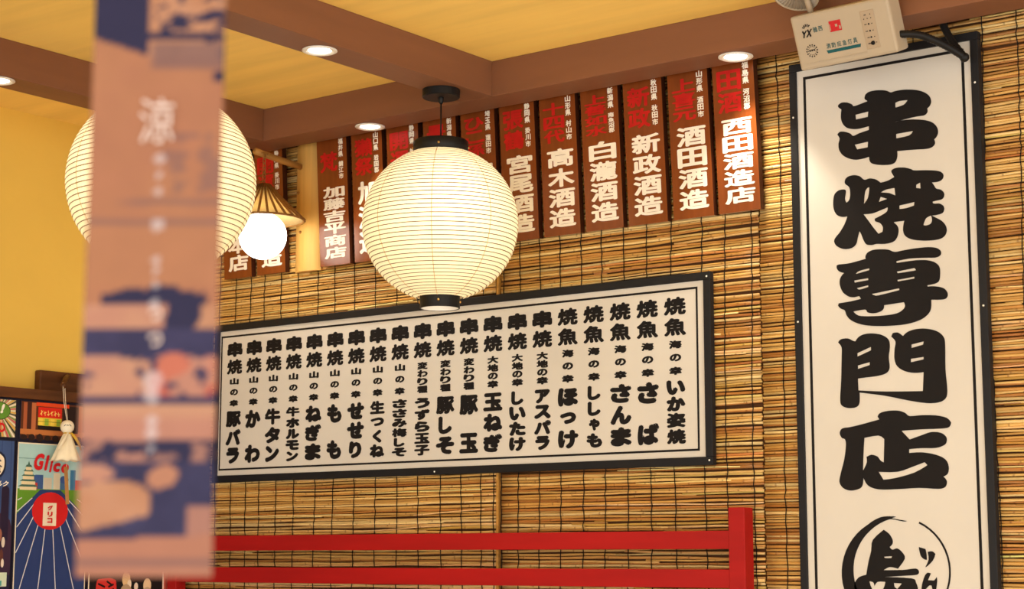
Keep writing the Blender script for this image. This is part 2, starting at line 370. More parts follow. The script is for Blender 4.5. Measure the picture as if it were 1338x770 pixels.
    'crest': [[(-1.9241,1.416),(-1.9103,1.4064),(-1.9018,1.3922),(-1.9027,1.382),(-1.9099,1.3756),(-1.9031,1.3692),(-1.8904,1.3722),(-1.8768,1.3615),(-1.8723,1.3475),(-1.8906,1.3245),(-1.9114,1.3283),(-1.9271,1.3211),(-1.8781,1.322),(-1.8448,1.3254),(-1.8374,1.3184),(-1.8426,1.3108),(-1.8786,1.3081),(-1.9234,1.3052),(-1.8566,1.3026),(-1.8459,1.2931),(-1.8411,1.273),(-1.8528,1.2552),(-1.8974,1.2445),(-1.9592,1.2461),(-1.996,1.2558),(-2.0045,1.2763),(-2.0029,1.2918),(-1.9916,1.3048),(-1.9729,1.3101),(-1.9662,1.341),(-1.9583,1.3667),(-1.9532,1.3925)],[(-1.9247,1.3526),(-1.905,1.3538),(-1.9065,1.3495),(-1.922,1.3495)],[(-1.9648,1.2947),(-1.9549,1.2922),(-1.9524,1.2833),(-1.9436,1.2936),(-1.9238,1.2937),(-1.93,1.2771),(-1.9442,1.2718),(-1.9583,1.2768)],[(-1.9015,1.2914),(-1.882,1.2903),(-1.8935,1.2775),(-1.9003,1.2825)]],
    'kana_ke': [[(-1.8362,1.3753),(-1.8267,1.3728),(-1.8191,1.3702),(-1.8168,1.3576),(-1.8167,1.345),(-1.8248,1.3475),(-1.8327,1.3563)]],
    'kana_ke2': [[(-1.8146,1.3639),(-1.8023,1.3651),(-1.7949,1.3588),(-1.8017,1.3437),(-1.8158,1.3311),(-1.8214,1.3286),(-1.8125,1.3462)]],
    'kana_n': [[(-1.8326,1.2806),(-1.8279,1.2983),(-1.822,1.3109),(-1.815,1.316),(-1.8077,1.314),(-1.8156,1.2984),(-1.8074,1.2984),(-1.8006,1.2985),(-1.7936,1.3061),(-1.7926,1.296),(-1.7975,1.2734),(-1.8043,1.2709),(-1.8073,1.2859),(-1.8133,1.2858),(-1.8232,1.2769),(-1.83,1.2769)]],
    'ring': [[(-1.9029,1.4469),(-1.9197,1.4448),(-1.9362,1.4408),(-1.9522,1.435),(-1.9674,1.4274),(-1.9816,1.4181),(-1.9946,1.4073),(-2.0061,1.3952),(-2.0161,1.3818),(-2.0243,1.3675),(-2.0306,1.3524),(-2.0349,1.3367),(-2.0372,1.3207),(-2.0374,1.3047),(-2.0355,1.2889),(-2.0315,1.2734),(-2.0256,1.2586),(-2.0178,1.2447),(-2.0082,1.2319),(-1.997,1.2203),(-1.9843,1.2102),(-1.9705,1.2016),(-1.9556,1.1948),(-1.9399,1.1897),(-1.9236,1.1864),(-1.907,1.185),(-1.8903,1.1855),(-1.8738,1.1878),(-1.8576,1.1919),(-1.842,1.1978),(-1.8273,1.2053),(-1.8135,1.2144),(-1.801,1.2249),(-1.7898,1.2366),(-1.7801,1.2494),(-1.7721,1.2631),(-1.7658,1.2776),(-1.7613,1.2925),(-1.7587,1.3078),(-1.7581,1.3233),(-1.7593,1.3386),(-1.7625,1.3536),(-1.7676,1.3682),(-1.7745,1.382),(-1.7831,1.3949),(-1.7934,1.4067),(-1.8051,1.4173),(-1.8182,1.4265),(-1.8324,1.4341),(-1.8346,1.4299),(-1.8209,1.4225),(-1.8083,1.4137),(-1.797,1.4035),(-1.7871,1.3921),(-1.7788,1.3796),(-1.7721,1.3663),(-1.7672,1.3523),(-1.7641,1.3378),(-1.7629,1.323),(-1.7635,1.3081),(-1.766,1.2934),(-1.7703,1.2789),(-1.7764,1.265),(-1.7842,1.2517),(-1.7935,1.2394),(-1.8043,1.2281),(-1.8164,1.218),(-1.8297,1.2093),(-1.845,1.2043),(-1.8604,1.2012),(-1.8758,1.1998),(-1.8908,1.2001),(-1.9054,1.2021),(-1.9194,1.2055),(-1.9325,1.2102),(-1.9448,1.2163),(-1.9561,1.2234),(-1.9663,1.2315),(-1.9754,1.2405),(-1.9834,1.2502),(-1.9902,1.2606),(-1.9958,1.2716),(-2.0003,1.2831),(-2.0034,1.295),(-2.0053,1.3072),(-2.0059,1.3196),(-2.0051,1.3322),(-2.003,1.3449),(-1.9994,1.3575),(-1.9943,1.3699),(-1.9877,1.382),(-1.9797,1.3936),(-1.9701,1.4045),(-1.9591,1.4145),(-1.9467,1.4235),(-1.9331,1.4312),(-1.9183,1.4375),(-1.9026,1.4421)]],
    'ring_wisp': [[(-1.9678,1.4262),(-1.9532,1.4364),(-1.9302,1.446),(-1.9075,1.4477),(-1.8907,1.4464),(-1.902,1.443),(-1.8631,1.4359),(-1.8743,1.435),(-1.9021,1.4404),(-1.9247,1.4387),(-1.9362,1.4336),(-1.9507,1.4273),(-1.9622,1.4223)]],
}

# ================================================================== THE SETTING
ZB, ZC = 2.606, 2.706          # underside of the beams, ceiling
XL = -4.478                    # left wall
structure('floor', MB().box(XL - .1, 0.9, -4.7, .1, -.06, 0), M['floor'])
structure('ceiling', MB().box(XL - .1, 0.9, -4.7, .1, ZC, ZC + .06), M['ceiling'])
structure('wall_back', MB().box(XL - .1, 0.9, 0, .1, 0, ZC), M['wall_dark'])
structure('wall_left', MB().box(XL - .1, XL, -4.7, 0, 0, ZC), M['wall_yellow'])
structure('trim_1', MB().box(-3.975, 0.9, -.192, -.08, ZB, ZC), M['beam'], 'brown ceiling beam running along the bamboo covered wall', .002)
structure('trim_2', MB().box(-3.09, -2.98, -4.7, -.192, ZB, ZC), M['beam_y'], 'brown ceiling beam carrying the two paper lanterns', .002)
structure('trim_3', MB().box(-3.975, -3.865, -4.7, -.192, ZB, ZC), M['beam_y'], 'brown ceiling beam nearest the yellow wall', .002)
structure('trim_4', MB().box(XL, -4.385, -4.7, -.012, 0, 1.815), M['poster_edge'], 'dark boarding behind the posters on the yellow wall')
structure('trim_5', MB().box(XL, -4.37, -4.7, -.012, 1.8155, 1.846), M['trim'], 'dark grained wood rail above the posters', .002)

# ================================================================== BAMBOO BLINDS
REED = [lin(c) for c in ((216, 172, 98), (204, 156, 82), (222, 184, 114), (194, 140, 70), (176, 118, 56), (230, 200, 136))]
NODE = lin((112, 62, 26))
def blind(x0, x1, z0, z1, strings, label, seed, mess):
    rnd = random.Random(seed)
    t = thing('bamboo_blind', ((x0 + x1) / 2, -.008, z0), label, 'blind', 'bamboo reed blinds hung along the back wall')
    mb = MB()
    z = z0 + .004
    def reed(za, zb, xa, xb, r, y, c):
        pts, rs, cs = [], [], []
        ph, ph2 = rnd.random() * 6, rnd.random() * 6
        xs = [xa + (xb - xa) * i / max(2, int((xb - xa) / .06)) for i in range(max(2, int((xb - xa) / .06)) + 1)]
        nodes = []
        q = xa + rnd.random() * .3
        while q < xb:
            nodes.append(q); q += rnd.uniform(.12, .34)
        ev = sorted([(x, 0) for x in xs] + [(n_ + d, k) for n_ in nodes for d, k in ((-.0035, 0), (-.0012, 1), (.0012, 1), (.0035, 0)) if xa < n_ + d < xb])
        for x, k in ev:
            f = (x - xa) / (xb - xa)
            zz = za + (zb - za) * f + .0011 * math.sin(x * 9 + ph) + .0007 * math.sin(x * 23 + ph2)
            pts.append((x, y + .0007 * math.sin(x * 14 + ph2), zz))
            rs.append(r * (1.12 if k else 1.0) * (.9 + .2 * math.sin(x * 3 + ph) ** 2))
            cs.append(tuple(a * .5 + b * .5 for a, b in zip(c, NODE)) if k else c)
        mb.tube(pts, rs, 6, True, cs)
    while z < z1:
        r = rnd.uniform(.0027, .0043)
        c = rnd.choice(REED)
        k = rnd.uniform(.72, 1.12)
        c = tuple(v * k for v in c)
        tilt = rnd.uniform(-.0015, .0015)
        if rnd.random() < mess: tilt = rnd.uniform(-.006, .006)
        if rnd.random() < .35:              # two shorter reeds laid end to end, ends overlapping
            xm = rnd.uniform(x0 + .2, x1 - .2)
            reed(z, z + tilt, x0 + rnd.uniform(0, .004), xm + .02, r, -.0058, c)
            c2 = tuple(v * rnd.uniform(.8, 1.1) for v in rnd.choice(REED))
            reed(z + .001, z + .001 - tilt, xm - .02, x1 - rnd.uniform(0, .004), r * .85, -.0066, c2)
        else:
            reed(z - tilt / 2, z + tilt / 2, x0 + rnd.uniform(0, .004), x1 - rnd.uniform(0, .004), r, -.0055 - rnd.random() * .0014, c)
        z += r * 2 + rnd.uniform(-.0006, .0013)
    for k in range(int(46 * mess)):          # thin stray reeds lying askew over the rest
        xa = rnd.uniform(x0, x1 - .3); L = rnd.uniform(.25, min(.7, x1 - xa))
        za = rnd.uniform(z0 + .05, z1 - .05)
        reed(za, za + rnd.uniform(-.014, .014), xa, xa + L, rnd.uniform(.0014, .0022), -.0105, tuple(v * rnd.uniform(1.0, 1.2) for v in REED[5]))
    mb.build('reeds', M['reed'], t)
    for sx in strings:
        pts = []
        zz = z0
        while zz < z1:
            pts.append((sx + rnd.uniform(-.0022, .0022) + .004 * math.sin(zz * 5 + sx * 7), -.0118 + rnd.uniform(-.0006, .0006), zz))
            zz += .016
        MB().tube(pts, .00135, 5).build('string', M['string'], t)
    return t
Z0, Z1 = 1.10, 2.66
S1 = [-4.44, -4.37, -4.30, -4.23, -4.158, -4.092, -4.032, -3.959, -3.884, -3.798, -3.725, -3.642, -3.559, -3.474, -3.392, -3.306, -3.228, -3.156, -3.11]
b1 = blind(-4.46, -3.098, Z0, Z1, S1, 'left bamboo blind with straying reeds, reaching to the poster corner', 1, 1.0)
e = MB()
e.box(-3.104, -3.096, -.0128, -.001, Z0, Z1)
e.build('edge_binding', M['binding'], b1)
blind(-3.092, -2.2575, Z0, Z1, [-3.083, -3.024, -2.953, -2.882, -2.809, -2.74, -2.668, -2.595, -2.52, -2.427, -2.359, -2.281], 'middle bamboo blind behind the right half of the menu board', 2, .45)
blind(-2.2568, -.9, Z0, Z1, [-2.193, -2.09, -2.0, -1.91, -1.82, -1.73, -1.645, -1.56, -1.475, -1.39, -1.3, -1.2, -1.1, -1.0], 'right bamboo blind behind the tall white sign', 3, .25)

# ================================================================== SIGN BOARDS
def frame_mb(x0, x1, z0, z1, w_, y0, y1):
    mb = MB()
    mb.box(x0, x1, y0, y1, z1 - w_, z1); mb.box(x0, x1, y0, y1, z0, z0 + w_)
    mb.box(x0, x0 + w_, y0, y1, z0 + w_, z1 - w_); mb.box(x1 - w_, x1, y0, y1, z0 + w_, z1 - w_)
    return mb
def line_mb(x0, x1, z0, z1, w_, y):
    mb = MB()
    for a, b, c, d in ((x0, x1, z1 - w_, z1), (x0, x1, z0, z0 + w_), (x0, x0 + w_, z0 + w_, z1 - w_), (x1 - w_, x1, z0 + w_, z1 - w_)):
        mb.box(a, b, y, y + .001, c, d)
    return mb
def screws(parent, spots, y):
    for x, z in spots:
        MB().lathe([(.0001, -.0015), (.002, -.0012), (.0026, 0)], (x, y, z), 10, True, Matrix.Rotation(-PI / 2, 3, 'X')).build('screw', M['white_metal'], parent)

# ---- long menu board
t = thing('menu_board', (-3.31, -.02, 1.584), 'wide white menu board with charcoal frame and twenty columns of black characters', 'menu board')
frame_mb(-4.225, -2.390, 1.584, 2.083, .0215, -.034, -.0150).build('frame', M['frame'], t, .0015)
MB().box(-4.206, -2.409, -.0285, -.0150, 1.604, 2.063).build('panel', M['panel'], t)
line_mb(-4.199, -2.431, 1.6215, 2.0465, .0056, -.0292).build('border_line', M['ink'], t)
screws(t, ((-2.400, 1.596), (-2.400, 2.07), (-3.31, 1.593)), -.0345)
MENU = [('串焼', '山の幸', '豚バラ'), ('串焼', '山の幸', 'かわ'), ('串焼', '山の幸', '牛タン'), ('串焼', '山の幸', '牛ホルモン'),
        ('串焼', '山の幸', 'ねぎま'), ('串焼', '山の幸', 'もも'), ('串焼', '山の幸', 'せせり'), ('串焼', '山の幸', '生つくね'),
        ('串焼', '山の幸', 'ささみ梅しそ'), ('串焼', '変わり種', 'うずら玉子'), ('串焼', '変わり種', '豚しそ'), ('串焼', '変わり種', '豚玉'),
        ('串焼', '大地の幸', '玉ねぎ'), ('串焼', '大地の幸', 'しいたけ'), ('串焼', '大地の幸', 'アスパラ'), ('焼魚', '海の幸', 'ほっけ'),
        ('焼魚', '海の幸', 'ししゃも'), ('焼魚', '海の幸', 'さんま'), ('焼魚', '海の幸', 'さば'), ('焼魚', '海の幸', 'いか姿焼')]
pl = wall_back_plane(-.0287)
KANJI_BIG = set('串焼魚豚牛玉生子梅姿')
for i, (a, b, c) in enumerate(MENU):
    x = -4.137 + i * (4.137 - 2.501) / 19
    mb = MB()
    for k, ch in enumerate(a):
        write(mb, ch, x, 2.0013 - k * .0548, .068, .0475, .068 if ch == '串' else .050, pl, False)
    n = len(b)
    pitch = .0355 if n == 3 else .0250
    h = .0225
    for k, ch in enumerate(b):
        z = 1.9115 - h / 2 - k * (.0915 - h) / (n - 1)
        write(mb, ch, x, z, .040 if ch != 'の' else .036, h * (.96 if ch != 'の' else .9), .066, pl, False)
    n = len(c)
    H = .1684
    h = {2: .060, 3: .0535, 4: .041, 5: .0325, 6: .0275}[n]
    for k, ch in enumerate(c):
        z = 1.8084 - h / 2 - k * (H - h) / (n - 1)
        wd = .068 if n < 4 else .058
        kanji = ch in KANJI_BIG
        wd *= {'し': .74, 'り': .74, 'く': .62, 'ゃ': .62, 'っ': .8, 'つ': .92, 'も': .88, 'ラ': .86, 'ン': .9, 'ア': .9}.get(ch, 1.0)
        hh = h * {'っ': .6, 'つ': .62, 'ゃ': .8}.get(ch, .95)
        write(mb, ch, x, z, wd, hh, .066 if kanji else .084, pl, False)
    mb.build('lettering', M['ink'], t)

# ---- tall shop sign
t = thing('shop_sign', (-1.893, -.02, 1.08), 'tall white vertical sign with five huge black brush characters', 'sign')
X0, X1 = -2.147, -1.643
frame_mb(X0, X1, 1.08, 2.588, .020, -.036, -.0150).build('frame', M['frame'], t, .0015)
MB().box(X0 + .019, X1 - .019, -.0305, -.0150, 1.099, 2.569).build('panel', M['panel'], t)
line_mb(X0 + .0375, X1 - .0375, 1.1175, 2.5515, .007, -.0312).build('border_line', M['ink'], t)
screws(t, ((X0 + .01, 2.45), (X1 - .010, 2.463), (X0 + .01, 1.93), (X1 - .010, 1.93)), -.0365)
for key, shapes in SIGN_SHAPES.items():
    vs, fs = filled(shapes, key != 'ring')
    mb = MB()
    mb.add([(x, -.0312 - .0002 * (key == 'ring_wisp'), z) for x, z in vs], fs)
    mb.build('character' if key in ('kushi', 'yaki', 'sen', 'mon', 'ten') else 'crest', M['ink'], t)

# ================================================================== SAKE PLAQUES
PX = [-4.14, -3.992, -3.72, -3.577, -3.435, -3.292, -3.150, -3.009, -2.868, -2.7265, -2.586, -2.444, -2.306]
TXT = [('純米', '静岡県', '藤枝市', '酒造本店'), ('開運', '静岡県', '掛川市', '土井酒造'), ('梵', '福井県', '鯖江市', '加藤吉平商店'),
       ('獺祭', '山口県', '岩国郡', '旭酒造'), ('開運', '静岡県', '掛川市', '土井酒造'), ('景虎', '新潟県', '長岡市', '諸橋酒造'),
       ('ひこ孫', '埼玉県', '蓮田市', '神亀酒造'), ('張鶴', '静岡県', '掛川市', '宮尾酒造'), ('十四代', '山形県', '村山市', '高木酒造'),
       ('上善如水', '新潟県', '南魚沼郡', '白瀧酒造'), ('新政', '秋田県', '秋田市', '新政酒造'), ('上喜元', '山形県', '酒田市', '酒田酒造'),
       ('田酒', '福島県', '河沼郡', '西田酒造店')]
LBL = ['leftmost red-brown wooden plaque, half hidden behind the near paper lantern',
       'red-brown wooden plaque directly left of the pale bamboo bracket, behind the globe lamp',
       'red-brown wooden plaque directly right of the pale bamboo bracket, six white characters',
       'red-brown wooden plaque second to the right of the pale bamboo bracket',
       'red-brown wooden plaque behind the left shoulder of the hanging paper lantern',
       'red-brown wooden plaque behind the cord and top cap of the hanging paper lantern',
       'red-brown wooden plaque behind the right shoulder of the hanging paper lantern',
       'red-brown wooden plaque, sixth from the right end of the row, just right of lantern',
       'red-brown wooden plaque, fifth from the right end of the row under the beam',
       'red-brown wooden plaque, fourth from the right end, four small red characters',
       'red-brown wooden plaque, third from the right end of the row under the beam',
       'red-brown wooden plaque, second from the right end of the row under the beam',
       'rightmost red-brown wooden plaque, beside the tall white sign, five white characters']
TILT = math.atan2(.025, .38)
for i, (x, tx) in enumerate(zip(PX, TXT)):
    x *= .99634
    t = thing('wooden_plaque', (x, -.0150, 2.229), LBL[i], 'plaque', 'wooden sake plaques hung in a row under the beam', (TILT, 0, 0))
    # local: x across, z up along the board, -y towards the room; leans out at the top
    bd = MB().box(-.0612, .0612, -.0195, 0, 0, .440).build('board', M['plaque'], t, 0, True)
    bd.data.materials.append(M['plaque_side_shade'])
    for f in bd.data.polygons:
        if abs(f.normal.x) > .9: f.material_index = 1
    lp = lambda u, v, n: (u, -.0198 - n, v)
    name, pref, town, maker = tx
    mb = MB()
    n = len(maker)
    top, bot = .243, .020
    h = (top - bot) / n
    for k, ch in enumerate(maker):
        write(mb, ch, .004, top - h * (k + .5),   .090, h * .93, .036, lp, False)
    for g, (word, a, b) in enumerate(((pref, .385, .327), (town, .316, .260))):
        hh = (a - b) / len(word)
        for k, ch in enumerate(word):
            write(mb, ch, .037, a - hh * (k + .5), .0185, hh * .92, .034, lp, False)
    mb.build('white_lettering', M['white_paint'], t, 0, True)
    mb = MB()
    n = len(name)
    h = .115 / max(n, 2)
    for k, ch in enumerate(name):
        z = .372 - h * (k + .5) if n > 1 else .318
        write(mb, ch, -.013, z, .072, h * .94 if n > 1 else .062, .034, lp, False)
    mb.build('red_lettering', M['red_paint'], t, 0, True)

# ================================================================== GLOBE LAMP ON BAMBOO BRACKET
t = thing('bracket_lamp', (-3.835, -.018, 2.22), 'lit white globe lamp under a woven conical shade on a pale bamboo bracket', 'lamp')
mb = MB()                                       # half round of split bamboo
prof = [(-.054 + .108 * k / 16, -.018 - .020 * math.sin(PI * k / 16) ** .8) for k in range(17)]
vs, fs = [], []
for z in [2.222 + .40 * j / 12 for j in range(13)]:
    vs += [(-3.835 + a, b, z) for a, b in prof]
    vs += [(-3.835 + .054 - .108 * k / 16, -.0155, z) for k in range(17)]
for j in range(12):
    for k in range(34):
        k2 = (k + 1) % 34
        fs.append((j * 34 + k, j * 34 + k2, (j + 1) * 34 + k2, (j + 1) * 34 + k))
fs += [tuple(range(34)), tuple(12 * 34 + k for k in range(34))]
mb.add(vs, fs, None, False)
plank = mb.build('bracket_board', M['bamboo'], t)
for x, z in ((-3.865, 2.47), (-3.852, 2.345)):
    MB().ball((x, -.0375, z), .0045, 8).build('knot_hole', M['bamboo_dark'], plank)
GY = -.205
MB().tube([(-3.858, -.034, 2.552), (-3.857, -.10, 2.556), (-3.856, -.17, 2.561), (-3.855, -.235, 2.566)], [.0095, .0105, .0095, .0105], 12).build('rod', M['bamboo_rod'], t)
G = Vector((-3.845, GY, 2.309))
mb = MB()
for k in range(7):
    c = Vector((G.x, GY, 2.553 - k * .014))
    pts = [(c.x + (.005 * math.cos(a) if k % 2 else 0), c.y + (0 if k % 2 else .005 * math.cos(a)), c.z + .009 * math.sin(a)) for a in [2 * PI * j / 10 for j in range(11)]]
    mb.tube(pts, .0016, 5, False)
mb.ring((G.x, GY, 2.562), .012, .0016, 20, 6)
mb.build('chain', M['bamboo_dark'], t)
shade = MB().lathe([(.024, 2.455), (.05, 2.425), (.085, 2.39), (.120, 2.358), (.1185, 2.357), (.083, 2.388), (.048, 2.423), (.022, 2.453)], (G.x, GY, 0), 40, True, None, True).build('lamp_shade', M['weave'], t)
mb = MB()
for k in range(28):
    a = 2 * PI * k / 28
    ca, sa = math.cos(a), math.sin(a)
    mb.tube([(G.x + ca * r, GY + sa * r, z) for r, z in ((.020, 2.466), (.052, 2.4285), (.088, 2.393), (.127, 2.3565))], [.0024, .0032, .0040, .0036], 6)
mb.ring((G.x, GY, 2.357), .122, .0034, 40, 6)
mb.ring((G.x, GY, 2.458), .022, .0045, 24, 6)
mb.build('bamboo_strips', M['bamboo_dark'], shade)
MB().lathe([(.001, 2.452), (.022, 2.45), (.024, 2.40), (.030, 2.375), (.030, 2.37)], (G.x, GY, 0), 24).build('lamp_holder', M['black'], t)
MB().ball(G, .0715, 24).build('globe', M['globe'], t)
def point_light(name, loc, watts, color, radius, parent):
    ld = bpy.data.lights.new(name, 'POINT')
    ld.energy = watts; ld.color = color; ld.shadow_soft_size = radius
    o = bpy.data.objects.new(name, ld)
    COL.objects.link(o)
    o.parent = parent
    o.location = Vector(loc) - LOC[parent]
    return o
point_light('globe_light', (G.x, GY - .0, G.z - .0), 0.01, (1, .85, .6), .02, t)
M['globe'].node_tree.nodes['Principled BSDF'].inputs['Emission Strength'].default_value = 2.2 + GLOBE_W

# ================================================================== PAPER LANTERNS
def lantern(c, anchor, label, hot):
    """paper ball lantern: c = centre of the ball, anchor = point on the beam it hangs from"""
    t = thing('paper_lantern', anchor, label, 'lantern', 'round paper lanterns hanging from the ceiling beam')
    R, zt, zbm = .208, .196, -.200
    th0, th1 = math.acos(zt / .2095), math.acos(zbm / .2095)
    n = 44
    prof, ribs = [], MB()
    for i in range(n):
        for k in range(4):
            th = th0 + (th1 - th0) * (i + k / 4) / n
            rr = R + .0016 * math.sin(PI * k / 4)
            prof.append((rr * math.sin(th), rr * math.cos(th)))
        th = th0 + (th1 - th0) * i / n
        if i: ribs.ring((c[0], c[1], c[2] + R * math.cos(th)), R * math.sin(th) + .0004, .0011, 72, 5)
    prof.append((R * math.sin(th1), R * math.cos(th1)))
    body = MB().lathe(prof, c, 72).build('paper_body', M['paper'], t)
    ribs.build('rib_rings', M['rib'], body)
    for k in range(8):
        a = math.radians(-52.6 - 4) + k * PI / 4
        pts = [(c[0] + math.cos(a) * (R + .001) * math.sin(th), c[1] + math.sin(a) * (R + .001) * math.cos(0) * math.sin(th), c[2] + (R + .001) * math.cos(th)) for th in [th0 + (th1 - th0) * j / 40 for j in range(41)]]
        MB().tube(pts, .0008, 5).build('seam', M['seam'], body)
    zc_ = c[2] + R * math.cos(th0)
    zl = c[2] + R * math.cos(th1)
    cap = MB().lathe([(.0715, zc_ - .004), (.0745, zc_ - .003), (.0748, zc_ + .030), (.071, zc_ + .033), (.008, zc_ + .033), (.008, zc_ + .031), (.0715, zc_ + .030)], (c[0], c[1], 0), 48, True, None, True)
    cap = cap.build('top_cap', M['black'], t)
    low = MB().lathe([(.0505, zl + .005), (.0535, zl + .005), (.0535, zl - .030), (.0505, zl - .030)], (c[0], c[1], 0), 48, False, None, True).build('bottom_ring', M['black'], t)
    MB().lathe([(.0500, zl - .004), (.0500, zl - .029)], (c[0], c[1], 0), 48).build('inner_lining', M['white_metal'], low)
    for base, r, z in ((cap, .0748, zc_ + .014), (low, .0535, zl - .013)):
        for k in range(4):
            a = math.radians(-52.6 - 2) + k * PI / 2
            MB().ball((c[0] + math.cos(a) * r, c[1] + math.sin(a) * r, z), .0036, 8).build('rivet', M['brass'], base)
    for s_ in (-1, 1):                                  # wire ears that hold the ring open
        a = math.radians(37.4)
        e1 = Vector((math.cos(a), math.sin(a), 0)) * s_
        p = Vector((c[0], c[1], 0))
        MB().tube([p + e1 * .0535 + Vector((0, 0, zl - .006)), p + e1 * .060 + Vector((0, 0, zl - .004)), p + e1 * .066 + Vector((0, 0, zl + .006)), p + e1 * .068 + Vector((0, 0, zl + .010))], .0013, 6).build('wire_hook', M['black'], low)
    MB().lathe([(.001, ZB - .0002), (.051, ZB - .0002), (.0515, ZB - .003), (.0515, ZB - .020), (.049, ZB - .022), (.001, ZB - .022)], (anchor[0], anchor[1], 0), 40, False).build('ceiling_canopy', M['black'], t)
    MB().lathe([(.0075, ZB - .022), (.007, ZB - .034), (.004, ZB - .038)], (anchor[0], anchor[1], 0), 16).build('cord_grip', M['black'], t)
    MB().tube([(anchor[0], anchor[1], ZB - .03), (c[0], c[1], zc_ + .03)], .0022, 8).build('cord', M['black'], t)
    MB().tube([(c[0], c[1], zc_ + .03), (c[0], c[1], c[2] + .10)], .012, 12).build('lamp_holder', M['black'], t)
    point_light('bulb_light', Vector(c) + Vector(hot), LANTERN_W, (1.0, .95, .86), .03, t)
    return t
lantern((-3.048, -.330, 2.236), (-3.048, -.330, ZB), 'round white paper lantern hanging in front of the menu board', (.066, -.055, .02))
lantern((-3.021, -1.336, 2.180), (-3.030, -1.336, ZB), 'round white paper lantern half hidden behind the blurred paper strip', (.05, -.05, .03))

# ================================================================== DOWNLIGHTS
def downlight(x, y, label):
    t = thing('downlight', (x, y, ZB), label, 'downlight', 'round recessed downlights in the beams')
    MB().lathe([(.0285, -.0005), (.044, -.0005), (.0445, -.0025), (.040, -.0048), (.0355, -.0042), (.0295, -.0018)], (x, y, ZB), 40, True, None, True).build('trim_ring', M['white_metal'], t)
    MB().lathe([(.0001, -.0024), (.018, -.0023), (.0292, -.0016), (.0292, -.0006), (.0001, -.0006)], (x, y, ZB), 32, True).build('lens', M['lamp_white'], t)
    ld = bpy.data.lights.new('downlight_beam', 'SPOT')
    ld.energy = SPOT_W; ld.color = (1, .90, .72); ld.spot_size = math.radians(84); ld.spot_blend = .45; ld.shadow_soft_size = .03
    o = bpy.data.objects.new('downlight_beam', ld)
    COL.objects.link(o)
    o.parent = t
    o.location = (0, 0, -.012)
downlight(-3.04, -.815, 'lit downlight in the beam that carries the lanterns')
downlight(-3.479, -.137, 'lit downlight in the wall beam left of the hanging lantern')
downlight(-2.243, -.135, 'lit downlight in the wall beam above the rightmost wooden plaque')
downlight(-3.915, -1.125, 'lit downlight in the beam nearest the yellow wall, at the left edge')

# ================================================================== EMERGENCY LIGHT
BOX_ROT = (.37989, -.01676, 0)
Rb = Matrix.Rotation(.37989, 3, 'X') @ Matrix.Rotation(-.01676, 3, 'Y')
t = thing('emergency_light', (-1.8798, -.26, 2.5678), 'cream emergency light box with round ribbed lamp head above the tall sign', 'emergency light', None, Rb.to_euler())
W_, H_, D_ = .2545, .132, .064
case = MB().box(-W_ / 2, W_ / 2, 0, D_, -H_ / 2, H_ / 2).build('casing', M['plastic'], t, .006, True)
MB().box(-W_ / 2 + .012, W_ / 2 - .075, -.0016, .001, -H_ / 2 + .0135, -H_ / 2 + .0150).build('moulded_ridge', M['plastic'], case, 0, True)
fp = lambda u, v, n: (u, -.0006 - n, v)
def quad(mb, pts): mb.add([fp(u, v, 0) for u, v in pts], [(0, 1, 2, 3)])
# positions on the face: u right from the centre, v up
mb = MB(); mb.box(.053, .087, -.0015, .001, -.046, .044); pnl = mb.build('indicator_panel', M['plastic_grey'], t, .001, True)
for k, v in enumerate((.012, -.004, -.019)):
    mb = MB().lathe([(.0001, .0016), (.0018, .0012), (.0022, 0)], (.0695, -.0015, v), 10, True, Matrix.Rotation(PI / 2, 3, 'X'))
    mb.build('indicator_lamp', M['ink'], pnl, 0, True)
MB().lathe([(.0001, .004), (.0038, .0038), (.0046, .003), (.0048, 0)], (.071, -.0015, -.033), 16, True, Matrix.Rotation(PI / 2, 3, 'X')).build('test_button', M['ink'], pnl, 0, True)
mb = MB()
for v, ws in ((.034, (.063, .0655, .0775)), (.025, (.060, .069, .078)), (.012, (.060, .063, .0775)), (.0, ()), (-.004, (.060, .063, .0775)), (-.019, (.061, .064, .078)), (-.033, (.060, .063, .080))):
    for u in ws:
        quad(mb, [(u - .0012, v - .0012), (u + .0012, v - .0010), (u + .0012, v + .0012), (u - .0012, v + .0010)])
for i, p in enumerate(mb.v): mb.v[i] = (p[0], -.0019, p[2])
mb.build('panel_print', M['ink'], pnl, 0, True)
ink, teal = MB(), MB()
write(ink, 'Y', -.0980, .019, .0135, .0170, .05, fp, False, 0, .3)
write(ink, 'X', -.0845, .020, .0140, .0185, .05, fp, False, 0, .3)
for k in range(5):
    a = math.radians(150 - k * 26)
    c0 = Vector((-.0885, .030)); d = Vector((math.cos(a), math.sin(a))); nrm = Vector((-d.y, d.x))
    q = [c0 + d * .006 - nrm * .0010, c0 + d * .006 + nrm * .0010, c0 + d * .0125 + nrm * .0017, c0 + d * .0125 - nrm * .0017]
    quad(ink, q)
write(teal, '雅', -.0675, .0250, .0120, .0125, .010, fp, False)
write(teal, '西', -.0535, .0255, .0110, .0115, .010, fp, False)
for k, ch in enumerate('消防应急灯具'):
    write(teal, ch, -.0425 + k * .0140, -.0190, .0105, .0125, .012, fp, False)
quad(teal, [(-.0470, -.0365), (.0375, -.0365), (.0400, -.0290), (-.0500, -.0290)])
teal.build('teal_lettering', M['teal'], case, 0, True)
for k in range(14):                                 # round seal
    a = 2 * PI * k / 14
    for r, s_ in ((.0140, .0016), (.0102, .0010)):
        quad(ink, [(-.0865 + math.cos(a) * r + dx * s_, -.0225 + math.sin(a) * r + dz * s_) for dx, dz in ((-1, -1), (1, -1), (1, 1), (-1, 1))])
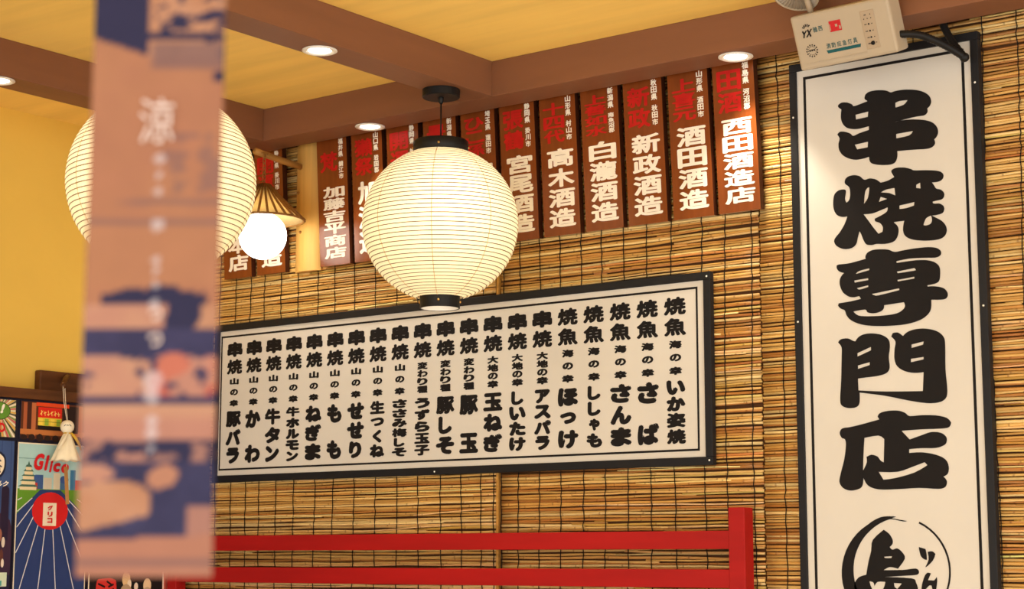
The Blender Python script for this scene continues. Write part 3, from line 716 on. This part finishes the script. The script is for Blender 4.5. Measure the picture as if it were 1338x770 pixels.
for k in (-1, 0, 1):
    quad(ink, [(-.0865 + k * .0055 + dx * .0020, -.0215 + dz * .0022) for dx, dz in ((-1, -1), (1, -1), (1, 1), (-1, 1))])
ink.build('black_lettering', M['ink'], case, 0, True)
mb = MB(); quad(mb, [(-.0300, .0115), (.0005, .0115), (.0005, .0370), (-.0300, .0370)])
st = mb.build('red_sticker', M['sticker'], case, 0, True)
mb = MB()
for a, b, c, d in ((-.0290, -.0272, .015, .030), (-.015, -.009, .022, .028), (-.0055, -.001, .015, .023)):
    mb.add([(a, -.0009, c), (b, -.0009, c), (b, -.0009, d), (a, -.0009, d)], [(0, 1, 2, 3)])
mb.build('sticker_print', M['plastic_grey'], st, 0, True)
# lamp head, facing the room and down
RbI = Rb.transposed()
hc = RbI @ (Vector((-1.985, -.292, 2.672)) - Vector((-1.8798, -.26, 2.5678)))
nrm = RbI @ Vector((-.04, -.36, -.93)).normalized()
mt = nrm.to_track_quat('Z', 'Y').to_matrix()
head = MB().lathe([(.0495, .0005), (.052, .0030), (.0548, .0022), (.0555, -.002), (.050, -.010), (.030, -.020), (.012, -.0225), (.0005, -.0225)], hc, 48, True, mt).build('lamp_head', M['plastic'], t, 0, True)
mb = MB()
nn = 72
vs, fs = [], []
for j, (r, z) in enumerate(((.0005, -.013), (.012, -.0125), (.03, -.008), (.0505, .0))):
    for k in range(nn):
        a = 2 * PI * k / nn
        dz = (.0022 if k % 2 else -.0022) * (r / .05)
        vs.append(mt @ Vector((r * math.cos(a), r * math.sin(a), z + dz)) + hc)
for j in range(3):
    for k in range(nn):
        k2 = (k + 1) % nn
        fs.append((j * nn + k, j * nn + k2, (j + 1) * nn + k2, (j + 1) * nn + k))
mb.add(vs, fs)
mb.build('ribbed_reflector', M['reflector'], head, 0, True)
MB().tube([hc + mt @ Vector((.02, .0, -.017)), Vector((-.084, .028, H_ / 2 + .014)), Vector((-.084, .030, H_ / 2 - .004))], .0075, 12).build('lamp_neck', M['plastic_grey'], t, 0, True)
MB().box(-.05, .05, D_ - .002, D_ + .012, -.035, .02).build('mounting_bracket', M['plastic_grey'], t, 0, True)

# black conduits beside it
t = thing('cable_conduit', (-1.66, -.075, 2.50), 'black ribbed conduit from the emergency light to the sign corner', 'cable')
def conduit(pts, r):
    P_ = [Vector(p) for p in pts]
    out = []
    for i in range(len(P_) - 1):
        p0, p1, p2, p3 = P_[max(i - 1, 0)], P_[i], P_[i + 1], P_[min(i + 2, len(P_) - 1)]
        for k in range(12):
            u = k / 12
            out.append(.5 * ((2 * p1) + (p2 - p0) * u + (2 * p0 - 5 * p1 + 4 * p2 - p3) * u * u + (3 * p1 - p0 - 3 * p2 + p3) * u ** 3))
    out.append(P_[-1])
    return MB().tube(out, [r * (1.0 if i % 2 else .88) for i in range(len(out))], 12)
conduit([(-1.757, -.222, 2.555), (-1.730, -.19, 2.558), (-1.707, -.155, 2.551), (-1.683, -.11, 2.536), (-1.662, -.073, 2.518)], .0095).build('conduit', M['black'], t)
conduit([(-1.727, -.063, 2.640), (-1.719, -.062, 2.615), (-1.696, -.064, 2.567), (-1.662, -.073, 2.518)], .0095).build('branch_conduit', M['black'], t)
MB().ball((-1.661, -.0735, 2.517), .0115, 12).build('end_cap', M['black'], t)

# ================================================================== RED RAILING
t = thing('red_railing', (-3.3, -.06, 0), 'red painted wooden railing in front of the bamboo blinds', 'railing')
for z0, z1 in ((1.3718, 1.4172), (1.2756, 1.3215), (.20, .26)):
    MB().box(-4.368, -2.318, -.079, -.044, z0, z1).build('rail', M['red_rail'], t, .0015)
MB().box(-2.320, -2.274, -.081, -.038, 0, 1.474).build('post', M['red_rail'], t, .0015)
MB().box(-4.366, -4.325, -.080, -.039, 0, 1.30).build('post', M['red_rail'], t, .0015)

# ================================================================== COAT PEG AND DOLL
t = thing('coat_peg', (XL, -.45, 1.845), 'dark wooden block with a peg on the yellow wall above the posters', 'peg')
MB().box(XL, XL + .028, -.535, -.20, 1.8465, 1.915).build('block', M['trim'], t, .004)
MB().tube([(XL + .02, -.425, 1.905), (-4.40, -.48, 1.888), (-4.328, -.5435, 1.8585)], [.0075, .008, .0085], 10).build('peg', M['trim'], t)
t = thing('ghost_doll', (-4.33, -.5225, 1.51), 'white cloth weather doll hanging from the peg in front of the posters', 'doll')
cx, cy = -4.33, -.5225
for s_ in (-1, 1):
    MB().tube([(cx, -.5415 + s_ * .0035, 1.868), (cx, -.535 + s_ * .003, 1.81), (cx, cy + s_ * .0015, 1.752)], .0011, 6).build('string', M['thread'], t)
head = MB().ball((cx, cy, 1.737), .0205, 16).build('head', M['doll_head'], t)
face = MB()
for az, sl in ((-58, 9), (-36, 0), (-14, -9)):
    pts = []
    for k in (-2, -1, 0, 1, 2):
        a_, e_ = math.radians(az + k * 4.2), math.radians(12 + k * sl * .35 - abs(k) * 1.5)
        pts.append((cx + .0206 * math.cos(a_) * math.cos(e_), cy + .0206 * math.sin(a_) * math.cos(e_), 1.737 + .0206 * math.sin(e_)))
    face.tube(pts, .0010, 5)
face.build('face', M['ink'], head)
mb = MB()
vs, fs = [], []
n = 48
for j, (r, z) in enumerate(((.008, 1.722), (.012, 1.714), (.020, 1.695), (.029, 1.670), (.038, 1.648), (.0435, 1.636), (.041, 1.6355), (.030, 1.668), (.012, 1.710))):
    for k in range(n):
        a = 2 * PI * k / n
        rr = r * (1 + (.07 * math.sin(a * 8) + .04 * math.sin(a * 5 + 1)) * min(1, j / 4))
        vs.append((cx + rr * math.cos(a), cy + rr * math.sin(a), z - (.002 * math.sin(a * 8) if j > 3 else 0)))
for j in range(8):
    for k in range(n):
        k2 = (k + 1) % n
        fs.append((j * n + k, j * n + k2, (j + 1) * n + k2, (j + 1) * n + k))
mb.add(vs, fs, None, True)
mb.build('cloth_body', M['cloth'], t)
MB().ring((cx, cy, 1.7185), .0098, .0025, 20, 6).build('neck_ribbon', M['yellow_ribbon'], t)
for s_ in (-1, 1):
    mb = MB()
    pts = [(cx + .012, cy + s_ * .006, 1.719), (cx + .017, cy + s_ * .020, 1.703), (cx + .018, cy + s_ * .034, 1.684), (cx + .016, cy + s_ * .043, 1.668)]
    mb.tube(pts, [.0030, .0045, .0040, .0012], 8)
    mb.build('ribbon_tail', M['yellow_ribbon'] if s_ > 0 else M['cloth'], t)
MB().tube([(cx, cy, 1.66), (cx, cy + .003, 1.618)], .0010, 6).build('tag_thread', M['thread'], t)
mb = MB()
mb.add([(cx - .002, -.5275, 1.618), (cx - .002, -.5145, 1.619), (cx + .006, -.5095, 1.508), (cx + .006, -.5225, 1.507),
        (cx - .0028, -.5275, 1.618), (cx - .0028, -.5145, 1.619), (cx + .0052, -.5095, 1.508), (cx + .0052, -.5225, 1.507)],
       [(0, 1, 2, 3), (7, 6, 5, 4), (0, 4, 5, 1), (1, 5, 6, 2), (2, 6, 7, 3), (3, 7, 4, 0)])
mb.build('paper_tag', M['tag'], t)

# ================================================================== POSTERS ON THE LEFT WALL
XP = -4.3795                                     # printed face
class Print(MB):
    """flat coloured shapes layered on a poster face, u = along the wall (+y), v = up"""
    def __init__(s):
        super().__init__(); s.k = 0
    def poly(s, pts, rgb, smooth=False):
        s.k += 1
        vs, fs = filled([pts], smooth)
        s.add([(XP + .00003 * s.k, u, v) for u, v in vs], fs, lin(rgb))
    def rect(s, u0, u1, v0, v1, rgb): s.poly([(u0, v0), (u1, v0), (u1, v1), (u0, v1)], rgb)
    def disc(s, u, v, r, rgb, ry=None, n=28):
        ry = ry or r
        s.poly([(u + r * math.cos(2 * PI * k / n), v + ry * math.sin(2 * PI * k / n)) for k in range(n)], rgb)
    def line(s, a, b, w_, rgb):
        a, b = Vector(a), Vector(b); d = (b - a).normalized(); q = Vector((-d.y, d.x)) * w_ / 2
        s.poly([tuple(a + q), tuple(b + q), tuple(b - q), tuple(a - q)], rgb)
def poster(name, u0, u1, v0, v1, label):
    t = thing('poster', (-4.385, (u0 + u1) / 2, v0), label, 'poster', 'retro posters covering the lower left wall')
    MB().box(-4.3845, XP, u0, u1, v0, v1).build('board', M['poster_edge'], t, .001)
    return t
lpn = wall_left_plane(XP)
NAVY, SKY, CREAM = (44, 62, 112), (168, 206, 206), (236, 222, 196)

# sports track poster (mascot left out)
t = poster('track', -.664, -.392, 1.14, 1.691, 'blue running track poster with red script word and red sun disc')
p = Print()
p.rect(-.660, -.396, 1.144, 1.687, CREAM)
p.rect(-.6565, -.3995, 1.1475, 1.6835, SKY)
H0 = 1.552                                       # horizon
for u, w_, h_, c in ((-.590, .030, .030, (186, 60, 50)), (-.575, .02, .042, (60, 90, 140)), (-.548, .03, .034, (206, 196, 176)), (-.515, .024, .05, (226, 216, 190)), (-.487, .03, .035, (70, 110, 150)), (-.455, .02, .06, (64, 120, 160)), (-.43, .03, .03, (190, 70, 56))):
    p.rect(u - w_ / 2, u + w_ / 2, H0 - .01, H0 + h_, c)
for u in (-.590, -.487): p.disc(u, H0 + .03, .016, (60, 90, 150), .012)
p.rect(-.6565, -.3995, 1.47, H0, (96, 146, 44))
for k, (w_, v) in enumerate(((.060, H0 - .004), (.050, H0 + .012), (.040, H0 + .027), (.030, H0 + .041), (.020, H0 + .054))):
    p.rect(-.6190 - w_ / 2, -.6190 + w_ / 2, v, v + .0095, (226, 210, 168))
    p.poly([(-.6190 - w_ * .62, v + .0095), (-.6190 + w_ * .62, v + .0095), (-.6190 + w_ * .40, v + .0160), (-.6190 - w_ * .40, v + .0160)], (70, 106, 92))
p.poly([(-.6190 - .005, H0 + .068), (-.6190 + .005, H0 + .068), (-.6190, H0 + .082)], (70, 106, 92))
p.poly([(-.575, H0 - .002), (-.5, H0 - .002), (-.3995, 1.475), (-.3995, 1.1475), (-.6565, 1.1475), (-.6565, 1.478)], NAVY)
V = Vector((-.5375, 1.575))
for k in range(12):
    a = math.radians(206 + k * 11.6)
    d = Vector((math.cos(a), math.sin(a)))
    L = 9
    if d.x < -1e-6: L = min(L, (-.655 - V.x) / d.x)
    if d.x > 1e-6: L = min(L, (-.401 - V.x) / d.x)
    if d.y < -1e-6: L = min(L, (1.149 - V.y) / d.y)
    s0 = .05 / max(.2, -d.y) if d.y < -.2 else .12
    if L > s0: p.line(V + d * s0, V + d * L, .0028, (214, 214, 220))
p.disc(-.5360, 1.4880, .0660, (206, 34, 36), .0555)
p.rect(-.562, -.513, 1.444, 1.512, CREAM)
p.rect(-.6565, -.3995, 1.640, 1.642, (120, 160, 160))
p.build('print', M['poster'], t)
mb = MB()
for k, (ch, u, w_, h_) in enumerate((('G', -.585, .034, .050), ('l', -.556, .010, .046), ('i', -.540, .009, .036), ('c', -.519, .026, .028), ('o', -.488, .028, .028))):
    write(mb, ch, u, 1.632 - (.0 if ch in 'Gl' else .008) - k * .002, w_, h_, .055, lpn, False, .003, .22)
for k, ch in enumerate('グリコ'):
    write(mb, ch, -.5375, 1.497 - k * .0185, .019, .0155, .06, lpn, False, .003)
mb.build('lettering', M['glico_red'], t)

# wooden shop front painting
t = poster('front', -.656, -.392, 1.697, 1.811, 'brown wooden shop front poster with red and yellow signboard')
p = Print()
p.rect(-.6535, -.3945, 1.6995, 1.8085, (96, 48, 24))
for u0, u1, c in ((-.645, -.632, (172, 92, 56)), (-.616, -.600, (186, 108, 66)), (-.44, -.425, (176, 96, 56)), (-.41, -.40, (150, 80, 46))):
    p.rect(u0, u1, 1.700, 1.806, c)
p.rect(-.632, -.616, 1.728, 1.808, (70, 34, 24))
p.rect(-.655, -.3945, 1.712, 1.727, (190, 116, 62))
p.rect(-.500, -.442, 1.722, 1.803, (40, 24, 20))
p.rect(-.600, -.478, 1.797, 1.8085, (226, 74, 30))
p.rect(-.592, -.505, 1.729, 1.790, (28, 20, 18))
p.rect(-.592, -.505, 1.764, 1.795, (220, 40, 24))
p.rect(-.592, -.505, 1.740, 1.764, (226, 196, 60))
for k in range(4): p.rect(-.590 + k * .022, -.575 + k * .022, 1.741, 1.761, (150, 180, 60) if k % 2 else (240, 210, 80))
p.rect(-.592, -.505, 1.7515, 1.753, (120, 120, 40))
for k in range(6):
    u = -.585 + k * .0125
    p.line((u, 1.773 + .004 * (k % 2)), (u + .010, 1.784 - .004 * (k % 3)), .0026, (250, 214, 110))
    p.line((u + .004, 1.786 - .003 * (k % 2)), (u + .006, 1.770), .0022, (250, 214, 110))
for k in range(9): p.disc(-.642 + k * .029, 1.703, .012, (44, 26, 22), .008 + .002 * (k % 3))
p.build('print', M['poster'], t)

# sunburst poster
t = poster('burst', -.93, -.671, 1.697, 1.811, 'cream and green sunburst poster at the left edge, white and red letters')
p = Print()
p.rect(-.9275, -.6735, 1.6995, 1.8085, (196, 176, 140))
V = Vector((-.735, 1.775))
cols = [(238, 226, 190), (208, 90, 96), (120, 150, 70), (240, 232, 206), (60, 62, 40), (232, 180, 70)]
for k in range(60):
    a0, a1 = 2 * PI * k / 60, 2 * PI * (k + .62) / 60
    def hit(a):
        d = Vector((math.cos(a), math.sin(a))); L = 9
        if d.x > 1e-6: L = min(L, (-.6737 - V.x) / d.x)
        if d.x < -1e-6: L = min(L, (-.9272 - V.x) / d.x)
        if d.y > 1e-6: L = min(L, (1.8083 - V.y) / d.y)
        if d.y < -1e-6: L = min(L, (1.6997 - V.y) / d.y)
        return tuple(V + d * L)
    p.poly([tuple(V), hit(a0), hit(a1)], cols[k % 6])
p.disc(V.x, V.y, .042, (44, 60, 30), .027)
p.disc(V.x, V.y, .040, (98, 146, 50), .025)
p.build('print', M['poster'], t)
mb = MB()
write(mb, 'P', -.748, 1.783, .020, .026, .07, lpn, False, .003, .2)
write(mb, '!', -.722, 1.781, .010, .028, .07, lpn, False, .003, .3)
mb.build('white_lettering', M['white_paint'], t)
mb = MB()
write(mb, 'D', -.722, 1.726, .024, .028, .05, lpn, False, .003)
mb.build('red_lettering', M['glico_red'], t)

# dark blue poster
t = poster('navy', -.93, -.671, 1.14, 1.691, 'dark blue poster with white badge at the left edge')
p = Print()
p.rect(-.9275, -.6735, 1.1425, 1.6885, (62, 84, 132))
for k in range(8): p.rect(-.915 + k * .033, -.913 + k * .033, 1.45, 1.6885, (46, 62, 108))
p.rect(-.9275, -.6735, 1.1425, 1.44, (34, 34, 62))
p.poly([(-.90, 1.44), (-.84, 1.50), (-.80, 1.46), (-.75, 1.49), (-.70, 1.47), (-.6735, 1.44), (-.6735, 1.30), (-.9275, 1.30)], (60, 40, 62), True)
p.rect(-.712, -.685, 1.40, 1.545, (40, 30, 54))
p.disc(-.6985, 1.545, .0135, (40, 30, 54))
p.poly([(-.79, 1.655), (-.745, 1.662), (-.708, 1.648), (-.700, 1.622), (-.708, 1.592), (-.735, 1.575), (-.79, 1.580)], (30, 36, 60), True)
p.poly([(-.79, 1.650), (-.745, 1.656), (-.713, 1.643), (-.706, 1.622), (-.713, 1.597), (-.737, 1.581), (-.79, 1.585)], CREAM, True)
for a, b in (((-.735, 1.640), (-.718, 1.628)), ((-.738, 1.622), (-.715, 1.612)), ((-.735, 1.605), (-.718, 1.596)), ((-.728, 1.645), (-.722, 1.60))):
    p.line(a, b, .004, (40, 46, 72))
for u, v, w_, h_, c in ((-.715, 1.415, .02, .04, (150, 96, 80)), (-.70, 1.395, .012, .03, (220, 206, 190)), (-.735, 1.38, .03, .06, (110, 66, 60)), (-.705, 1.35, .014, .05, (96, 56, 50)), (-.70, 1.335, .01, .025, (230, 216, 200)), (-.745, 1.34, .02, .04, (180, 120, 96))):
    p.disc(u, v, w_ / 2, c, h_ / 2)
p.rect(-.73, -.683, 1.268, 1.308, (206, 220, 196)); p.rect(-.728, -.700, 1.270, 1.285, (80, 160, 150))
p.rect(-.73, -.683, 1.225, 1.258, (186, 190, 110)); p.rect(-.73, -.686, 1.18, 1.215, (196, 60, 40))
p.build('print', M['poster'], t)
mb = MB()
for k, ch in enumerate('ルク'):
    write(mb, ch, -.722 + k * .021, 1.5635, .019, .016, .03, lpn, False, .003, .3)
mb.build('lettering', M['white_paint'], t)

# black poster by the corner, mostly behind the paper strip
t = poster('black', -.386, -.030, 1.14, 1.691, 'black poster with red emblem, mostly hidden behind the paper strip')
p = Print()
p.rect(-.383, -.033, 1.1425, 1.6885, CREAM)
p.rect(-.379, -.037, 1.1465, 1.6845, (26, 24, 26))
p.poly([(-.352, 1.270), (-.345, 1.286), (-.30, 1.289), (-.276, 1.282), (-.272, 1.25), (-.28, 1.215), (-.33, 1.205), (-.352, 1.22)], (206, 52, 48), True)
for a, b in (((-.345, 1.272), (-.318, 1.262)), ((-.332, 1.255), (-.322, 1.225)), ((-.312, 1.280), (-.292, 1.268)), ((-.305, 1.262), (-.284, 1.270)), ((-.300, 1.255), (-.302, 1.225)), ((-.285, 1.258), (-.29, 1.225))):
    p.line(a, b, .006, (26, 20, 22))
for u, v, a, b, c in ((-.235, 1.285, .016, .024, (226, 190, 140)), (-.222, 1.27, .008, .014, (236, 216, 190)), (-.195, 1.262, .008, .012, (230, 210, 190)), (-.150, 1.265, .016, .022, (232, 200, 160)), (-.235, 1.22, .03, .05, (180, 150, 120)), (-.15, 1.21, .03, .05, (190, 160, 130))):
    p.disc(u, v, a, c, b)
p.rect(-.088, -.060, 1.16, 1.66, (206, 96, 80))
p.line((-.095, 1.66), (-.082, 1.16), .005, (236, 216, 200))
p.build('print', M['poster'], t)

# ================================================================== PAPER STRIP IN THE FOREGROUND
SB = Vector((-.7767, -3.320, 1.3395))            # bottom centre
SR = Vector((.794, .608, 0)).normalized()        # across
SN = Vector((SR.y, -SR.x, 0))                    # towards the room
SWD, SHT = .0757, .352
t = thing('hanging_paper_strip', SB, 'long printed paper strip in navy and salmon hanging blurred in the foreground', 'paper strip')
def vnoise(x, y, seed=0):
    def h(i, j): 
        q = math.sin(i * 127.1 + j * 311.7 + seed * 74.7) * 43758.5453
        return q - math.floor(q)
    i, j = math.floor(x), math.floor(y); fx, fy = x - i, y - j
    fx, fy = fx * fx * (3 - 2 * fx), fy * fy * (3 - 2 * fy)
    return (h(i, j) * (1 - fx) + h(i + 1, j) * fx) * (1 - fy) + (h(i, j + 1) * (1 - fx) + h(i + 1, j + 1) * fx) * fy
def fbm(x, y, s=0): return .55 * vnoise(x, y, s) + .3 * vnoise(x * 2.1, y * 2.1, s + 1) + .15 * vnoise(x * 4.3, y * 4.3, s + 2)
SALMON, ORANGE, PEACH, NAVYP, MAUVE, PINK = [lin(c) for c in ((134, 88, 68), (138, 94, 68), (152, 112, 90), (33, 31, 56), (96, 72, 72), (144, 100, 86))]
def mixc(a, b, k): return tuple(p_ * (1 - k) + q * k for p_, q in zip(a, b))
def sst(a, b, x): 
    x = max(0, min(1, (x - a) / (b - a))); return x * x * (3 - 2 * x)
def picture(u, y):
    """u 0..1 across, y = picture rows counted from the top of the print (0) to its lower edge (757)"""
    n1 = fbm(u * 5, y / 30, 1); n2 = fbm(u * 9, y / 14, 5); n3 = fbm(u * 3, y / 60, 9)
    c = mixc(SALMON, ORANGE, n3)
    w_ = (n1 - .5)
    if y < 60:
        edge = 30 + 26 * min(u, .42) / .42 if u < .42 else 34
        if u < .42: c = NAVYP if y < edge else c
        else: c = NAVYP if (y > 23 + 6 * w_ and y < edge) or n2 > .56 else mixc(ORANGE, PEACH, n1)
    if 36 < y < 78 and u > .42: c = mixc(c, MAUVE, sst(36, 40, y) * (1 - sst(70, 78, y)) * sst(.42, .48, u) * .8)
    if 78 < y < 92 and u > .92: c = NAVYP
    if 165 < y < 245 and u > .55: c = mixc(c, MAUVE, .6 * sst(.55, .7, n2 + .15 * u))
    c = mixc(c, MAUVE, .75 * math.exp(-((y - 259 - 4 * w_) / 4) ** 2) * sst(.15, .4, u))
    c = mixc(c, MAUVE, .75 * math.exp(-((y - 287 - 5 * w_) / 5) ** 2))
    if 290 < y < 372: c = mixc(c, ORANGE, .6)
    if 362 < y < 412:
        top = 374 + 34 * abs(u - .58) ** 1.3 + 22 * (n2 - .5)
        if y > top and u > .12 and y < 400 + 16 * w_ and not (u > .92): c = NAVYP
    if 398 < y < 432:
        if u < .58 + .2 * w_: c = mixc(PEACH, PINK, n1)
        elif u > .82 + .2 * w_: c = mixc(PEACH, ORANGE, n2)
        else: c = NAVYP
    if 430 <= y < 533: 
        c = mixc(NAVYP, (.034, .030, .075), n1)
        b = sst(462, 475, y) * (1 - sst(516, 526, y))
        if b > .3 and n2 + .25 * b > .58: c = mixc(PEACH, PINK, n1) if u < .52 else mixc(PINK, lin((150, 74, 58)), sst(.45, .6, n1))
        if 480 < y < 522 and .05 < u < .48 and abs((u - .27) / .22) ** 2 + ((y - 505) / 15) ** 2 < 1: c = mixc(PEACH, PINK, n1)
        if ((u - .68) / .13) ** 2 + ((y - 478) / 16) ** 2 < .6 + n2 * .7: c = mixc(PINK, lin((156, 80, 62)), .7)
    if 533 <= y < 577: c = mixc(PEACH, PINK, sst(535, 560, y))
    if 577 <= y < 606: c = NAVYP if n2 > .47 else mixc(PINK, MAUVE, n1)
    if 606 <= y < 706 + 8 * (.5 - u): 
        c = mixc(NAVYP, (.030, .028, .070), n1)
        if y > 634 and y < 634 + 72 and u < .54 + .06 * w_:
            hh = math.sqrt(max(0, 1 - (max(0, u - .32) / .24) ** 2))
            if abs(y - (666 - 6 * u)) < (31 - 10 * sst(.3, .0, u) * 0) * hh and y < 700 - 44 * u: c = mixc(ORANGE, PEACH, n1)
        if ((u - .62) / .12) ** 2 + ((y - 627 - 30 * (.62 - u)) / 15) ** 2 < 1: c = mixc(PINK, ORANGE, .5)
        if ((u - .10) / .17) ** 2 + ((y - 622) / 11) ** 2 < 1: c = mixc(PEACH, PINK, n1)
        if u > .80 + .06 * w_ and y > 664: c = mixc(PINK, MAUVE, .3)
    if y >= 706 + 8 * (.5 - u): c = mixc(SALMON, PINK, .4)
    if y > 706: c = mixc(c, MAUVE, .8 * math.exp(-((y - 738) / 5) ** 2))
    # column of small brushed marks down the middle
    for yy, r in ((200, 7), (222, 5), (245, 6), (290, 9), (338, 6), (352, 5), (372, 5), (398, 6), (500, 13), (520, 10), (553, 7), (570, 8), (590, 5)):
        d = ((u - .53) * 175) ** 2 + (y - yy) ** 2
        if d < r * r * (.5 + n2): c = mixc(c, (.42, .38, .40), .5)
    return c
NU, NV = 44, 230
ext = 1.06
vs, cs, fs = [], [], []
for j in range(NV + 1):
    for i in range(NU + 1):
        u, v = i / NU, j / NV
        p = SB + SR * ((u - .5) * SWD) + Vector((0, 0, v * SHT)) + SN * (.0008 * math.sin(v * 5) + .0012 * math.sin(u * PI))
        # lower edge sits a touch lower on the left, as it hangs
        vs.append(p); cs.append(picture(u, 757 - v * SHT / .3165 * 731 / .98))
for j in range(NV):
    for i in range(NU):
        a = j * (NU + 1) + i
        fs.append((a, a + 1, a + NU + 2, a + NU + 1))
n0 = len(vs)
vs += [p - SN * .0006 for p in vs]; cs += cs
fs += [tuple(n0 + k for k in reversed(f)) for f in fs]
rim = [i for i in range(NU + 1)] + [j * (NU + 1) + NU for j in range(1, NV + 1)] + [NV * (NU + 1) + i for i in range(NU - 1, -1, -1)] + [j * (NU + 1) for j in range(NV - 1, 0, -1)]
for a, b in zip(rim, rim[1:] + rim[:1]): fs.append((b, a, n0 + a, n0 + b))
mb = MB(); mb.add(vs, fs, cs, True)
sheet = mb.build('paper', M['strip'], t)
def sp_plane(u, v, n):
    p = SB + SR * u + Vector((0, 0, v)) + SN * (.0028 + n)
    return tuple(p)
mb = MB()
ROW = .3165 * .98 / 731
write(mb, '涼', .0005, (757 - 148) * ROW, .0195, .0265, 0, sp_plane, False)
write(mb, 'つ', .0030, (757 - 412) * ROW, .0075, .0070, .03, sp_plane, False)
write(mb, 'つ', .0030, (757 - 446) * ROW, .0080, .0075, .03, sp_plane, False)
mb.build('lettering', M['faded_white'], t)
top = SB + Vector((0, 0, SHT))
MB().tube([top + Vector((0, 0, -.004)), Vector((top.x, top.y, ZC - .006))], .0008, 6).build('thread', M['thread'], t)
MB().lathe([(.001, -.0001), (.006, -.0003), (.005, -.006), (.002, -.010)], (top.x, top.y, ZC), 12).build('ceiling_hook', M['brass'], t)
